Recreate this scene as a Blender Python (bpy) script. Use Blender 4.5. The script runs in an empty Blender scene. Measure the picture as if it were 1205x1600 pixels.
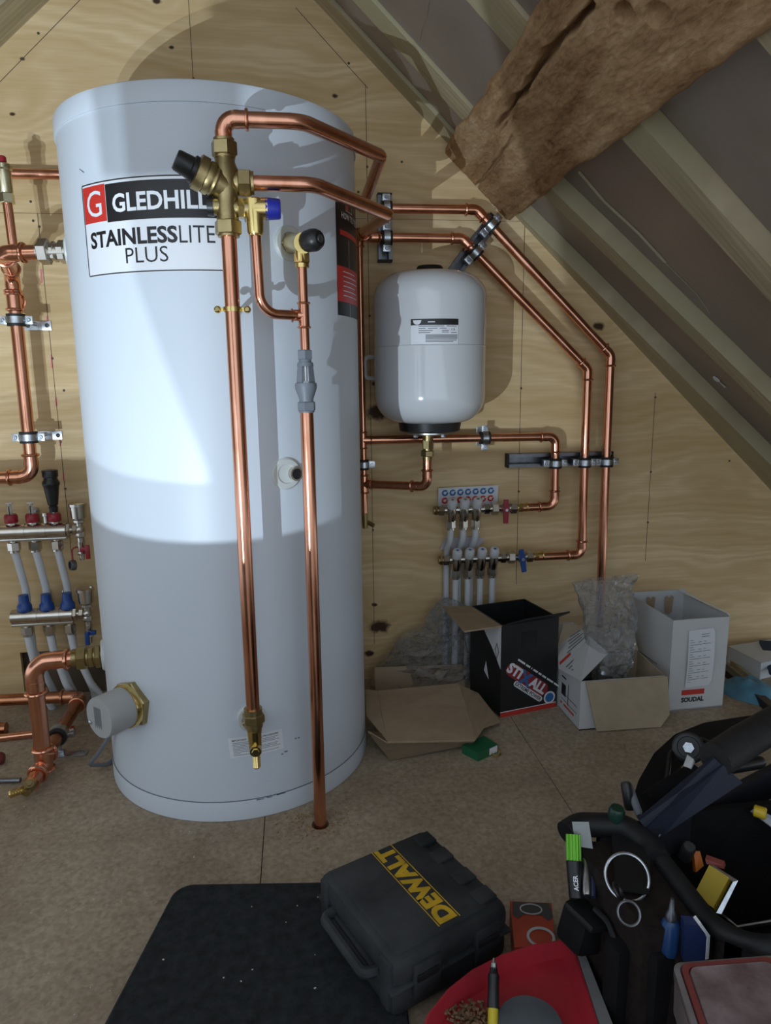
import bpy, bmesh, math, random
from mathutils import Vector, Matrix, noise
random.seed(7)
SC = bpy.context.scene
COL = SC.collection
PI = math.pi

# ------------------------------------------------------------------ camera
F_PX, PITCH, YAW, ROLL, CAM_H, CAM_D = 1083.92, .1879, .1261, -.0123, .8121, 1.7923
_fw = Vector((math.sin(YAW)*math.cos(PITCH), math.cos(YAW)*math.cos(PITCH), -math.sin(PITCH)))
_rt = Vector((math.cos(YAW), -math.sin(YAW), 0))
_up = _rt.cross(_fw)
_r2 = _rt*math.cos(ROLL) + _up*math.sin(ROLL)
_u2 = -_rt*math.sin(ROLL) + _up*math.cos(ROLL)
CAM = Vector((0, -CAM_D, CAM_H))
cd = bpy.data.cameras.new('camera'); cd.sensor_fit = 'VERTICAL'; cd.sensor_height = 24
cd.lens = F_PX*24/1600; cd.clip_start = .02
co = bpy.data.objects.new('camera', cd); COL.objects.link(co)
co.matrix_world = Matrix(((_r2.x, _u2.x, -_fw.x, CAM.x), (_r2.y, _u2.y, -_fw.y, CAM.y), (_r2.z, _u2.z, -_fw.z, CAM.z), (0, 0, 0, 1)))
SC.camera = co

# ------------------------------------------------------------------ world and exposure
wd = bpy.data.worlds.new('world'); SC.world = wd; wd.use_nodes = True
wd.node_tree.nodes['Background'].inputs[0].default_value = (.76, .87, 1, 1)
wd.node_tree.nodes['Background'].inputs[1].default_value = .98
SC.view_settings.view_transform = 'Standard'; SC.view_settings.look = 'None'
SC.view_settings.gamma = 1; SC.view_settings.exposure = .42; SC.view_settings.use_curve_mapping = False
LAMP_POWER = 46.0
LAMP_SPOTS = ((-.60, -2.0, .282, .6), (-.69, -2.0, .315, 1.05))

# ------------------------------------------------------------------ helpers
def pix(px, py):
    return (_fw*F_PX + _r2*(px-602.5) - _u2*(py-800)).normalized()
def on_wall(px, py, y=0.0):
    d = pix(px, py); t = (y-CAM.y)/d.y; return CAM + d*t
def on_floor(px, py, z=0.0):
    d = pix(px, py); t = (z-CAM.z)/d.z; return CAM + d*t

def V(*a): return Vector(a)
def basis(ax):
    ax = Vector(ax).normalized()
    h = Vector((0, 0, 1)) if abs(ax.z) < .9 else Vector((1, 0, 0))
    u = h.cross(ax).normalized(); return u, ax.cross(u), ax

def fillet(pts, rad, n=7):
    """polyline with rounded corners"""
    pts = [Vector(p) for p in pts]; out = [pts[0]]
    for i in range(1, len(pts)-1):
        a, b, c = pts[i-1], pts[i], pts[i+1]
        d0 = (a-b).normalized(); d1 = (c-b).normalized()
        ang = d0.angle(d1)
        if ang > PI-.02: out.append(b); continue
        L = min(rad/math.tan(ang/2), (a-b).length*.49, (c-b).length*.49)
        p0, p1 = b+d0*L, b+d1*L
        r = L*math.tan(ang/2)
        cen = b + (d0+d1).normalized()*(r/math.sin(ang/2))
        v0, v1 = p0-cen, p1-cen; tot = v0.angle(v1)
        for k in range(n+1):
            t = k/n
            w = (v0*math.sin((1-t)*tot) + v1*math.sin(t*tot))/math.sin(tot)
            out.append(cen+w)
    out.append(pts[-1]); return out

class MB:
    def __init__(s): s.v = []; s.f = []
    def add(s, vs, fs):
        o = len(s.v); s.v += [Vector(v) for v in vs]; s.f += [tuple(i+o for i in f) for f in fs]; return s
    def box(s, c, size, rot=None, bev=0.0):
        bm = bmesh.new(); bmesh.ops.create_cube(bm, size=1)
        for v in bm.verts: v.co = Vector((v.co.x*size[0], v.co.y*size[1], v.co.z*size[2]))
        if bev: bmesh.ops.bevel(bm, geom=bm.edges[:], offset=bev, segments=2, profile=.6, affect='EDGES')
        M = rot.to_4x4() if rot else Matrix.Identity(4)
        bm.verts.index_update()
        s.add([M @ v.co + Vector(c) for v in bm.verts], [[v.index for v in f.verts] for f in bm.faces]); bm.free(); return s
    def hexa(s, b, t):
        """solid from four bottom and four top corners"""
        s.add(list(b)+list(t), [(3, 2, 1, 0), (4, 5, 6, 7), (0, 1, 5, 4), (1, 2, 6, 5), (2, 3, 7, 6), (3, 0, 4, 7)]); return s
    def slab(s, q, th):
        """quad (or polygon) panel with thickness th along its normal"""
        q = [Vector(p) for p in q]; n = (q[1]-q[0]).cross(q[2]-q[0]).normalized()*th
        k = len(q); s.add(q+[p+n for p in q], [tuple(reversed(range(k))), tuple(range(k, 2*k))] + [(i, (i+1) % k, k+(i+1) % k, k+i) for i in range(k)]); return s
    def tube(s, pts, r, n=14, cap=True):
        pts = [Vector(p) for p in pts]; m = len(pts); rr = r if hasattr(r, '__len__') else [r]*m
        vs = []; tp = None
        for i, p in enumerate(pts):
            d = (pts[min(i+1, m-1)]-pts[max(i-1, 0)]).normalized()
            if i == 0: u, w, _ = basis(d)
            else:
                q = tp.rotation_difference(d); u = q @ u; u = (u-d*u.dot(d)).normalized(); w = d.cross(u)
            tp = d
            vs += [p+(u*math.cos(2*PI*k/n)+w*math.sin(2*PI*k/n))*rr[i] for k in range(n)]
        fs = [(i*n+k, i*n+(k+1) % n, (i+1)*n+(k+1) % n, (i+1)*n+k) for i in range(m-1) for k in range(n)]
        if cap: fs += [tuple(reversed(range(n))), tuple(range((m-1)*n, m*n))]
        return s.add(vs, fs)
    def lathe(s, p0, ax, prof, n=24, cap=True, rot=0.0):
        """prof: (distance along axis, radius)"""
        u, w, a = basis(ax); p0 = Vector(p0); vs = []
        for d, r in prof: vs += [p0+a*d+(u*math.cos(rot+2*PI*k/n)+w*math.sin(rot+2*PI*k/n))*r for k in range(n)]
        m = len(prof)
        fs = [(i*n+k, i*n+(k+1) % n, (i+1)*n+(k+1) % n, (i+1)*n+k) for i in range(m-1) for k in range(n)]
        if cap: fs += [tuple(reversed(range(n))), tuple(range((m-1)*n, m*n))]
        return s.add(vs, fs)
    def cyl(s, p0, p1, r0, r1=None, n=20):
        p0, p1 = Vector(p0), Vector(p1); L = (p1-p0).length
        return s.lathe(p0, p1-p0, [(0, r0), (L, r0 if r1 is None else r1)], n)
    def nut(s, p0, p1, r, rot=0.0):
        p0, p1 = Vector(p0), Vector(p1); L = (p1-p0).length; c = min(.0015, L*.15)
        return s.lathe(p0, p1-p0, [(0, r*.9), (c, r), (L-c, r), (L, r*.9)], 6, True, rot)
    def ring(s, c, ax, R, r, n=24, m=8):
        u, w, a = basis(ax); c = Vector(c); vs = []
        for i in range(n):
            e = u*math.cos(2*PI*i/n)+w*math.sin(2*PI*i/n)
            vs += [c+e*(R+r*math.cos(2*PI*k/m))+a*(r*math.sin(2*PI*k/m)) for k in range(m)]
        fs = [(i*m+k, i*m+(k+1) % m, ((i+1) % n)*m+(k+1) % m, ((i+1) % n)*m+k) for i in range(n) for k in range(m)]
        return s.add(vs, fs)
    def ball(s, c, r, n=12):
        prof = [(-math.cos(PI*i/8)*r, max(math.sin(PI*i/8)*r, .0001)) for i in range(9)]
        return s.lathe(c, (0, 0, 1), prof, n)
    def build(s, name, mat, parent=None, label=None, sharp=35, kind=None):
        me = bpy.data.meshes.new(name)
        org = root_loc(parent)
        me.from_pydata([v-org for v in s.v], [], s.f); me.validate(); me.update()
        bm = bmesh.new(); bm.from_mesh(me); bmesh.ops.recalc_face_normals(bm, faces=bm.faces[:]); bm.to_mesh(me); bm.free()
        me.polygons.foreach_set('use_smooth', [True]*len(me.polygons))
        if sharp: me.set_sharp_from_angle(angle=math.radians(sharp))
        me.materials.append(mat)
        o = bpy.data.objects.new(name, me); COL.objects.link(o)
        if parent is not None: o.parent = parent
        if label: o['label'] = label
        if kind: o['kind'] = kind
        return o

def root_loc(o):
    v = Vector((0, 0, 0))
    while o is not None: v = v+o.location; o = o.parent
    return v
def thing(name, label, cat, loc=(0, 0, 0), group=None):
    o = bpy.data.objects.new(name, None); COL.objects.link(o); o.location = Vector(loc); o.empty_display_size = .05
    o['label'] = label; o['category'] = cat
    if group: o['group'] = group
    return o
def struct(name, loc=(0, 0, 0)):
    o = bpy.data.objects.new(name, None); COL.objects.link(o); o.location = Vector(loc); o['kind'] = 'structure'; return o
def single(o, label, cat, group=None):
    o['label'] = label; o['category'] = cat
    if group: o['group'] = group
    # origin to the base of the thing
    me = o.data; xs = [v.co for v in me.vertices]
    c = Vector(((min(v.x for v in xs)+max(v.x for v in xs))/2, (min(v.y for v in xs)+max(v.y for v in xs))/2, min(v.z for v in xs)))
    me.transform(Matrix.Translation(-c)); o.location = c
    return o

_tc = {}
def text2d(txt, size, bold=0.0, sx=1.0):
    """flat lettering: centred vertices in 2-D and faces"""
    key = (txt, bold)
    if key not in _tc:
        c = bpy.data.curves.new('t', 'FONT'); c.body = txt; c.size = 1; c.offset = bold; c.align_x = 'CENTER'; c.resolution_u = 3
        o = bpy.data.objects.new('t', c); COL.objects.link(o)
        dg = bpy.context.evaluated_depsgraph_get(); me = bpy.data.meshes.new_from_object(o.evaluated_get(dg))
        vs = [v.co.copy() for v in me.vertices]; fs = [tuple(p.vertices) for p in me.polygons]
        bpy.data.objects.remove(o); bpy.data.curves.remove(c); bpy.data.meshes.remove(me)
        _tc[key] = (vs, fs)
    vs, fs = _tc[key]
    x0, x1 = min(v.x for v in vs), max(v.x for v in vs); y0, y1 = min(v.y for v in vs), max(v.y for v in vs)
    k = size/(y1-y0)
    return [((v.x-(x0+x1)/2)*k*sx, (v.y-(y0+y1)/2)*k) for v in vs], fs, (x1-x0)*k*sx
def lettering(mb, txt, height, width, mapf, u, v, bold=0.0):
    """letters of a given cap height and total width centred at (u, v) of a mapped surface"""
    vs, fs, w = text2d(txt, height, bold)
    k = width/w if width else 1
    mb.add([mapf(u+a*k, v+b) for a, b in vs], fs); return mb
def patch(mb, mapf, u0, u1, v0, v1, n=1):
    o = [mapf(u0+(u1-u0)*i/n, v) for v in (v0, v1) for i in range(n+1)]
    mb.add(o, [(i, i+1, n+2+i, n+1+i) for i in range(n)]); return mb

# ------------------------------------------------------------------ materials
MATS = {}
def nt(name):
    m = bpy.data.materials.new(name); m.use_nodes = True; MATS[name] = m
    return m, m.node_tree, m.node_tree.nodes['Principled BSDF']
def node(t, typ, **kw):
    n = t.nodes.new(typ)
    for k, v in kw.items():
        if k.startswith('i_'): n.inputs[int(k[2:]) if k[2:].isdigit() else k[2:]].default_value = v
        else: setattr(n, k, v)
    return n
def ramp(t, stops):
    r = t.nodes.new('ShaderNodeValToRGB'); e = r.color_ramp.elements
    while len(e) < len(stops): e.new(.5)
    for k, (p, c) in enumerate(stops): e[k].position = p; e[k].color = (*c, 1)
    return r
def mat(name, col, rough=.5, metal=0.0, var=.0, scale=8.0, bump=0.0, bscale=60.0, spec=.5, trans=0.0, coat=0.0, col2=None, stretch=(1, 1, 1), emit=0.0, rvar=0.0):
    m, t, b = nt(name)
    b.inputs['Base Color'].default_value = (*col, 1); b.inputs['Roughness'].default_value = rough
    b.inputs['Metallic'].default_value = metal; b.inputs['Specular IOR Level'].default_value = spec
    b.inputs['Coat Weight'].default_value = coat; b.inputs['Transmission Weight'].default_value = trans
    if emit: b.inputs['Emission Color'].default_value = (*col, 1); b.inputs['Emission Strength'].default_value = emit
    tc = node(t, 'ShaderNodeTexCoord'); mp = node(t, 'ShaderNodeMapping'); mp.inputs['Scale'].default_value = stretch
    t.links.new(tc.outputs['Object'], mp.inputs['Vector'])
    n = node(t, 'ShaderNodeTexNoise', i_Scale=scale, i_Detail=5.0, i_Roughness=.6); t.links.new(mp.outputs[0], n.inputs['Vector'])
    if var or col2:
        c2 = col2 or tuple(max(0, c*(1-var)) for c in col); c1 = col if col2 else tuple(min(1, c*(1+var*.5)) for c in col)
        r = ramp(t, [(.3, c2), (.68, c1)]); t.links.new(n.outputs[0], r.inputs[0]); t.links.new(r.outputs[0], b.inputs['Base Color'])
    if rvar:
        mr = node(t, 'ShaderNodeMapRange', i_1=.3, i_2=.7, i_3=max(.02, rough-rvar), i_4=rough+rvar)
        t.links.new(n.outputs[0], mr.inputs[0]); t.links.new(mr.outputs[0], b.inputs['Roughness'])
    if bump:
        n2 = node(t, 'ShaderNodeTexNoise', i_Scale=bscale, i_Detail=4.0); t.links.new(mp.outputs[0], n2.inputs['Vector'])
        bp = node(t, 'ShaderNodeBump', i_Strength=bump, i_Distance=.002); t.links.new(n2.outputs[0], bp.inputs['Height']); t.links.new(bp.outputs[0], b.inputs['Normal'])
    return m

COPPER = mat('copper', (.80, .40, .27), .2, 1, scale=9, col2=(.62, .28, .17), rvar=.06, stretch=(3, 3, 1))
COPPER_DULL = mat('copper_tarnished', (.62, .29, .17), .3, 1, scale=14, col2=(.36, .15, .07), rvar=.1)
BRASS = mat('brass', (.44, .345, .17), .38, 1, scale=30, col2=(.30, .235, .11), bump=.1, bscale=300)
BRASS_BRIGHT = mat('brass_bright', (.72, .55, .22), .22, 1, scale=30, var=.15)
NICKEL = mat('nickel', (.60, .57, .51), .22, 1, scale=20, var=.15)
STEEL = mat('zinc_steel', (.56, .60, .64), .3, 1, scale=60, var=.3)
DARKSTEEL = mat('dark_steel', (.20, .21, .23), .35, .9, scale=40, var=.3)
TANK = mat('tank_white', (.65, .71, .78), .42, 0, spec=.4, scale=3, var=.02, bump=.03, bscale=500)
CAPWHITE = mat('cap_white', (.72, .74, .76), .4)
GLOSSWHITE = mat('vessel_white', (.66, .68, .70), .14, 0, coat=.4, scale=3, var=.02)
LABELW = mat('label_white', (.80, .82, .86), .35)
INK = mat('ink_black', (.012, .012, .014), .4)
INKGREY = mat('ink_grey', (.18, .19, .21), .6)
REDINK = mat('ink_red', (.62, .035, .025), .4)
BLUEINK = mat('ink_blue', (.03, .16, .42), .4)
PAPER = mat('paper', (.72, .75, .78), .7)
BLACKP = mat('black_plastic', (.012, .012, .013), .38, scale=20, var=.4)
RUBBER = mat('black_rubber', (.014, .014, .015), .6)
GREYP = mat('grey_plastic', (.17, .19, .22), .45)
LIGHTGREYP = mat('light_grey_plastic', (.40, .41, .41), .45)
WHITEP = mat('white_plastic', (.66, .68, .70), .4, scale=5, var=.05)
CLEARW = mat('translucent_white', (.62, .66, .64), .35)
REDP = mat('red_plastic', (.30, .012, .022), .38)
BLUEP = mat('blue_plastic', (.012, .06, .26), .35)
BLUECAP = mat('blue_cap', (.02, .03, .32), .32)
GASKET = mat('dark_gasket', (.02, .02, .02), .7)
PIPEW = mat('white_pipe', (.62, .65, .68), .42)

def wood_mat(name, light, dark, along, knots=(), freq=95.0, rough=.6, wob=1.0, plane='xz', tint=None, relief=.15):
    """plywood / sawn timber: contour lines of a height field that swirl round knots"""
    m, t, b = nt(name); L = t.links
    b.inputs['Roughness'].default_value = rough; b.inputs['Specular IOR Level'].default_value = .3
    tc = node(t, 'ShaderNodeTexCoord'); sep = node(t, 'ShaderNodeSeparateXYZ'); L.new(tc.outputs['Object'], sep.inputs[0])
    cross = sep.outputs[{'x': 'Z', 'z': 'X', 's': 'Y'}[along]]
    mp = node(t, 'ShaderNodeMapping'); mp.inputs['Scale'].default_value = {'x': (1.3, 1.3, 4.5), 'z': (4.5, 4.5, 1.3), 's': (1.2, 9, 1.2)}[along]
    L.new(tc.outputs['Object'], mp.inputs['Vector'])
    n1 = node(t, 'ShaderNodeTexNoise', i_Scale=1.2, i_Detail=3.0, i_Roughness=.5); L.new(mp.outputs[0], n1.inputs['Vector'])
    h = node(t, 'ShaderNodeMath', operation='MULTIPLY_ADD', i_1=.16*wob); L.new(n1.outputs[0], h.inputs[0]); L.new(cross, h.inputs[2])
    hs = h.outputs[0]; kmask = None
    for kx, kz, rad, rs in knots:
        vd = node(t, 'ShaderNodeVectorMath', operation='SUBTRACT'); vd.inputs[1].default_value = (kx, 0, kz)
        cm = node(t, 'ShaderNodeCombineXYZ'); L.new(sep.outputs['X'], cm.inputs[0]); L.new(sep.outputs['Z'], cm.inputs[2]); L.new(cm.outputs[0], vd.inputs[0])
        sc2 = node(t, 'ShaderNodeVectorMath', operation='MULTIPLY'); sc2.inputs[1].default_value = (.62, 1, 1); L.new(vd.outputs[0], sc2.inputs[0])
        ln = node(t, 'ShaderNodeVectorMath', operation='LENGTH'); L.new(sc2.outputs[0], ln.inputs[0])
        q = node(t, 'ShaderNodeMath', operation='DIVIDE', i_1=rs); L.new(ln.outputs['Value'], q.inputs[0])
        q2 = node(t, 'ShaderNodeMath', operation='POWER', i_1=1.6); L.new(q.outputs[0], q2.inputs[0])
        ng = node(t, 'ShaderNodeMath', operation='MULTIPLY', i_1=-1.0); L.new(q2.outputs[0], ng.inputs[0])
        ex = node(t, 'ShaderNodeMath', operation='EXPONENT'); L.new(ng.outputs[0], ex.inputs[0])
        ad = node(t, 'ShaderNodeMath', operation='MULTIPLY_ADD', i_1=rs*1.3); L.new(ex.outputs[0], ad.inputs[0]); L.new(hs, ad.inputs[2]); hs = ad.outputs[0]
        if rad:
            nk = node(t, 'ShaderNodeTexNoise', i_Scale=60.0, i_Detail=3.0); L.new(tc.outputs['Object'], nk.inputs['Vector'])
            na = node(t, 'ShaderNodeMath', operation='MULTIPLY_ADD', i_1=rad*1.1, i_2=-rad*.55); L.new(nk.outputs[0], na.inputs[0])
            sm = node(t, 'ShaderNodeMath', operation='ADD'); L.new(ln.outputs['Value'], sm.inputs[0]); L.new(na.outputs[0], sm.inputs[1])
            mk = node(t, 'ShaderNodeMapRange', i_1=rad*.55, i_2=rad*1.05, i_3=1.0, i_4=0.0); L.new(sm.outputs[0], mk.inputs[0])
            if kmask is None: kmask = mk.outputs[0]
            else:
                mx = node(t, 'ShaderNodeMath', operation='MAXIMUM'); L.new(kmask, mx.inputs[0]); L.new(mk.outputs[0], mx.inputs[1]); kmask = mx.outputs[0]
    fr = node(t, 'ShaderNodeMath', operation='MULTIPLY', i_1=freq); L.new(hs, fr.inputs[0])
    sn = node(t, 'ShaderNodeMath', operation='SINE'); L.new(fr.outputs[0], sn.inputs[0])
    fr2 = node(t, 'ShaderNodeMath', operation='MULTIPLY', i_1=freq*.23); L.new(hs, fr2.inputs[0])
    sn2 = node(t, 'ShaderNodeMath', operation='SINE'); L.new(fr2.outputs[0], sn2.inputs[0])
    s1 = node(t, 'ShaderNodeMath', operation='MULTIPLY_ADD', i_1=.09, i_2=.5); L.new(sn.outputs[0], s1.inputs[0])
    s2 = node(t, 'ShaderNodeMath', operation='MULTIPLY_ADD', i_1=.10); L.new(sn2.outputs[0], s2.inputs[0]); L.new(s1.outputs[0], s2.inputs[2])
    mp2 = node(t, 'ShaderNodeMapping'); mp2.inputs['Scale'].default_value = {'x': (12, 12, 180), 'z': (180, 180, 12), 's': (12, 200, 12)}[along]
    L.new(tc.outputs['Object'], mp2.inputs['Vector'])
    n2 = node(t, 'ShaderNodeTexNoise', i_Scale=1.0, i_Detail=3.0); L.new(mp2.outputs[0], n2.inputs['Vector'])
    n3 = node(t, 'ShaderNodeTexNoise', i_Scale=2.2, i_Detail=4.0); L.new(tc.outputs['Object'], n3.inputs['Vector'])
    a1 = node(t, 'ShaderNodeMath', operation='MULTIPLY_ADD', i_1=.45); L.new(n2.outputs[0], a1.inputs[0]); L.new(s2.outputs[0], a1.inputs[2])
    a2 = node(t, 'ShaderNodeMath', operation='MULTIPLY_ADD', i_1=.9); L.new(n3.outputs[0], a2.inputs[0]); L.new(a1.outputs[0], a2.inputs[2])
    r = ramp(t, [(.55, dark), (.85, tuple((a+c)/2 for a, c in zip(light, dark))), (1.0, light)])
    dv = node(t, 'ShaderNodeMath', operation='MULTIPLY', i_1=.70); L.new(a2.outputs[0], dv.inputs[0]); L.new(dv.outputs[0], r.inputs[0])
    out = r.outputs[0]
    if kmask is not None:
        mx = node(t, 'ShaderNodeMix', data_type='RGBA'); L.new(kmask, mx.inputs[0]); L.new(out, mx.inputs[6]); mx.inputs[7].default_value = (.06, .028, .012, 1); out = mx.outputs[2]
    if tint:
        nn = node(t, 'ShaderNodeTexNoise', i_Scale=3.5, i_Detail=4.0); L.new(tc.outputs['Object'], nn.inputs['Vector'])
        rr = ramp(t, [(.42, (0, 0, 0)), (.65, (1, 1, 1))]); L.new(nn.outputs[0], rr.inputs[0])
        mx = node(t, 'ShaderNodeMix', data_type='RGBA'); L.new(rr.outputs[0], mx.inputs[0]); L.new(out, mx.inputs[6]); mx.inputs[7].default_value = (*tint, 1); out = mx.outputs[2]
    L.new(out, b.inputs['Base Color'])
    bp = node(t, 'ShaderNodeBump', i_Strength=relief, i_Distance=.002); L.new(a1.outputs[0], bp.inputs['Height']); L.new(bp.outputs[0], b.inputs['Normal'])
    return m

# ================================================================== the setting
RO = V(.075, 0, 1.673); RS = V(.7285, 0, -.685).normalized(); RN = V(-RS.z, 0, RS.x)*-1   # right slope: origin, down-slope, into the room
if RN.z > 0: RN = -RN
def roof(s, y, d=0.0): return RO+RS*s+V(0, y, 0)-RN*d
def on_roof(px, py, d=0.0):
    r = pix(px, py); o = RO-RN*d; t = (o-CAM).dot(RN)/r.dot(RN); p = CAM+r*t
    return (p-o).dot(RS), p.y
LO = V(-.505, 0, 1.644); LS = V(-.752, 0, -.659).normalized(); LN = V(.659, 0, -.752).normalized()
def roofl(s, y, d=0.0): return LO+LS*s+V(0, y, 0)-LN*d

KN = [on_wall(590, 645), on_wall(593, 979), on_wall(577, 1021), on_wall(523, 150), on_wall(20, 178), on_wall(245, 2), on_wall(35, 92), on_wall(268, 74), on_wall(585, 945), on_wall(935, 510), on_wall(870, 762), on_wall(588, 600)]
KR = [(.022, .03), (.021, .035), (.010, .02), (.0055, .06), (.0045, .07), (.007, .04), (.0045, .022), (.0045, .012), (.006, .014), (.012, .04), (.006, .03), (.008, .015)]
PLY = wood_mat('plywood', (.80, .62, .37), (.57, .39, .18), 'x', [(p.x, p.z, a, b) for p, (a, b) in zip(KN, KR)], freq=210, wob=1.8, relief=.05)
PLYBACK = mat('back_board', (.13, .095, .065), .8, var=.3, scale=12)
TIMBER = wood_mat('sawn_timber', (.52, .44, .29), (.31, .25, .15), 's', freq=420, wob=.25, tint=(.38, .34, .21))
FOIL = mat('insulation_foil', (.37, .315, .275), .42, .45, scale=4, col2=(.27, .23, .205), bump=.25, bscale=9, rvar=.08)
TAPE = mat('foil_tape', (.75, .76, .80), .25, 1, bump=.5, bscale=40)
PENCIL = mat('pencil', (.10, .07, .045), .8)
PINK = mat('pink_chalk', (.75, .22, .24), .8)

def floor_mat():
    m, t, b = nt('chipboard'); L = t.links
    tc = node(t, 'ShaderNodeTexCoord')
    n1 = node(t, 'ShaderNodeTexNoise', i_Scale=3.0, i_Detail=6.0, i_Roughness=.65); L.new(tc.outputs['Object'], n1.inputs['Vector'])
    n2 = node(t, 'ShaderNodeTexVoronoi', i_Scale=170.0); L.new(tc.outputs['Object'], n2.inputs['Vector'])
    n3 = node(t, 'ShaderNodeTexNoise', i_Scale=90.0, i_Detail=4.0); L.new(tc.outputs['Object'], n3.inputs['Vector'])
    r1 = ramp(t, [(.3, (.30, .23, .16)), (.55, (.44, .36, .265)), (.75, (.52, .44, .345))]); L.new(n1.outputs[0], r1.inputs[0])
    r2 = ramp(t, [(.0, (.80, .78, .75)), (.6, (1, 1, 1)), (1, (1.1, 1.08, 1.05))]); L.new(n2.outputs['Color'], r2.inputs[0])
    r3 = ramp(t, [(.3, (.72, .70, .68)), (.6, (1, 1, 1))]); L.new(n3.outputs[0], r3.inputs[0])
    m1 = node(t, 'ShaderNodeMix', data_type='RGBA', blend_type='MULTIPLY'); m1.inputs[0].default_value = 1; L.new(r1.outputs[0], m1.inputs[6]); L.new(r2.outputs[0], m1.inputs[7])
    m2 = node(t, 'ShaderNodeMix', data_type='RGBA', blend_type='MULTIPLY'); m2.inputs[0].default_value = .8; L.new(m1.outputs[2], m2.inputs[6]); L.new(r3.outputs[0], m2.inputs[7])
    L.new(m2.outputs[2], b.inputs['Base Color']); b.inputs['Roughness'].default_value = .75; b.inputs['Specular IOR Level'].default_value = .25
    bp = node(t, 'ShaderNodeBump', i_Strength=.25, i_Distance=.001); L.new(n3.outputs[0], bp.inputs['Height']); L.new(bp.outputs[0], b.inputs['Normal'])
    return m
CHIP = floor_mat()

# floor: chipboard sheets with tight joints, one of them bored for the discharge pipe
fl = struct('floor')
HOLE = V(.0185, -.623, 0)
xs = [-1.9, -.085, .495, 1.105, 2.1]
for i in range(4):
    a, b = xs[i]+.0008, xs[i+1]-.0008
    for y0, y1 in (((-3.0, -1.1), (-1.098, .05)) if i % 2 else ((-3.0, .05),)):
        m = MB()
        if a < HOLE.x < b and y1 > 0:
            n = 24; R = .0165
            ring_t = [HOLE+V(R*math.cos(2*PI*k/n), R*math.sin(2*PI*k/n), 0) for k in range(n)]
            q = .05
            m.slab([(a, y0, -.022), (HOLE.x-q, y0, -.022), (HOLE.x-q, y1, -.022), (a, y1, -.022)], .022)
            m.slab([(HOLE.x+q, y0, -.022), (b, y0, -.022), (b, y1, -.022), (HOLE.x+q, y1, -.022)], .022)
            m.slab([(HOLE.x-q, y0, -.022), (HOLE.x+q, y0, -.022), (HOLE.x+q, HOLE.y-q, -.022), (HOLE.x-q, HOLE.y-q, -.022)], .022)
            m.slab([(HOLE.x-q, HOLE.y+q, -.022), (HOLE.x+q, HOLE.y+q, -.022), (HOLE.x+q, y1, -.022), (HOLE.x-q, y1, -.022)], .022)
            sq = []
            for k in range(n):
                c, s_ = math.cos(2*PI*k/n), math.sin(2*PI*k/n); f_ = q/max(abs(c), abs(s_)); sq.append(HOLE+V(c*f_, s_*f_, 0))
            lo = [p+V(0, 0, -.03) for p in ring_t]
            m.add(ring_t+sq+lo, [(k, (k+1) % n, n+(k+1) % n, n+k) for k in range(n)]+[(k, (k+1) % n, 2*n+(k+1) % n, 2*n+k) for k in range(n)])
        else:
            m.slab([(a, y0, -.022), (b, y0, -.022), (b, y1, -.022), (a, y1, -.022)], .022)
        m.build('chipboard_panel', CHIP, fl, sharp=20)
m = MB(); m.box((.1, -1.5, -.06), (4.2, 3.2, .03)); m.build('subfloor', PLYBACK, fl)

# gable wall: two plywood sheets, notched low on the left
wl = struct('wall_back')
JZ = 1.2005
m = MB(); m.slab([(-1.3, 0, 0), (-.725, 0, 0), (-.725, 0, .135), (-.36, 0, .135), (-.36, 0, 0), (1.9, 0, 0), (1.9, 0, JZ-.0006), (-1.3, 0, JZ-.0006)], -.012); m.build('plywood_panel', PLY, wl)
m = MB(); m.slab([(-1.3, 0, JZ+.0006), (1.9, 0, JZ+.0006), (1.0, 0, 2.2), (-1.3, 0, 2.2)], -.012); m.build('plywood_panel', PLY, wl)
m = MB(); m.box((-.2, .045, .2), (2, .02, .5)); m.build('backing_board', PLYBACK, wl)
def pencil(x0, z0, x1, z1):
    d = V(x1-x0, 0, z1-z0).normalized(); n = V(-d.z, 0, d.x)*.0007
    MB().slab([V(x0, 0, z0)-n, V(x1, 0, z1)-n, V(x1, 0, z1)+n, V(x0, 0, z0)+n], .0003).build('pencil_line', PENCIL, wl)
screw_me = None
def wallscrew(x, z):
    global screw_me
    if screw_me is None:
        mm = MB(); mm.lathe((0, .0005, 0), (0, -1, 0), [(0, .0030), (.0010, .0030), (.0013, .0022), (.0013, .0018), (.0006, .0006)], 12)
        o = mm.build('screw', mat('screw_black', (.07, .055, .04), .6), wl); screw_me = o.data
    else:
        o = bpy.data.objects.new('screw', screw_me); COL.objects.link(o); o.parent = wl
    o.location = (x, 0, z)
for x, z0, z1, zs in ((-.575, .35, JZ, (.56, .68, .87, 1.18)), (-.206, 1.27, 1.75, (1.30, 1.5)), (.192, .1, 1.5, (.43, .74, .98, 1.32)), (.59, .25, 1.19, (.33, .52, .67, .78)), (.966, .3, .77, (.42, .56, .755))):
    pencil(x, z0, x, z1)
    for z in zs: wallscrew(x+.001, z+random.uniform(-.01, .01))
a, b = on_wall(0, 128), on_wall(125, 0); pencil(a.x, a.z, b.x, b.z)
a, b = on_wall(462, 12), on_wall(575, 138); pencil(a.x, a.z, b.x, b.z)
for px, py in ((36, 92), (60, 52), (48, 315), (52, 345), (545, 99), (628, 253), (100, 610), (1140, 720), (1090, 640), (560, 300)):
    p = on_wall(px, py); wallscrew(p.x, p.z)
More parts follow.
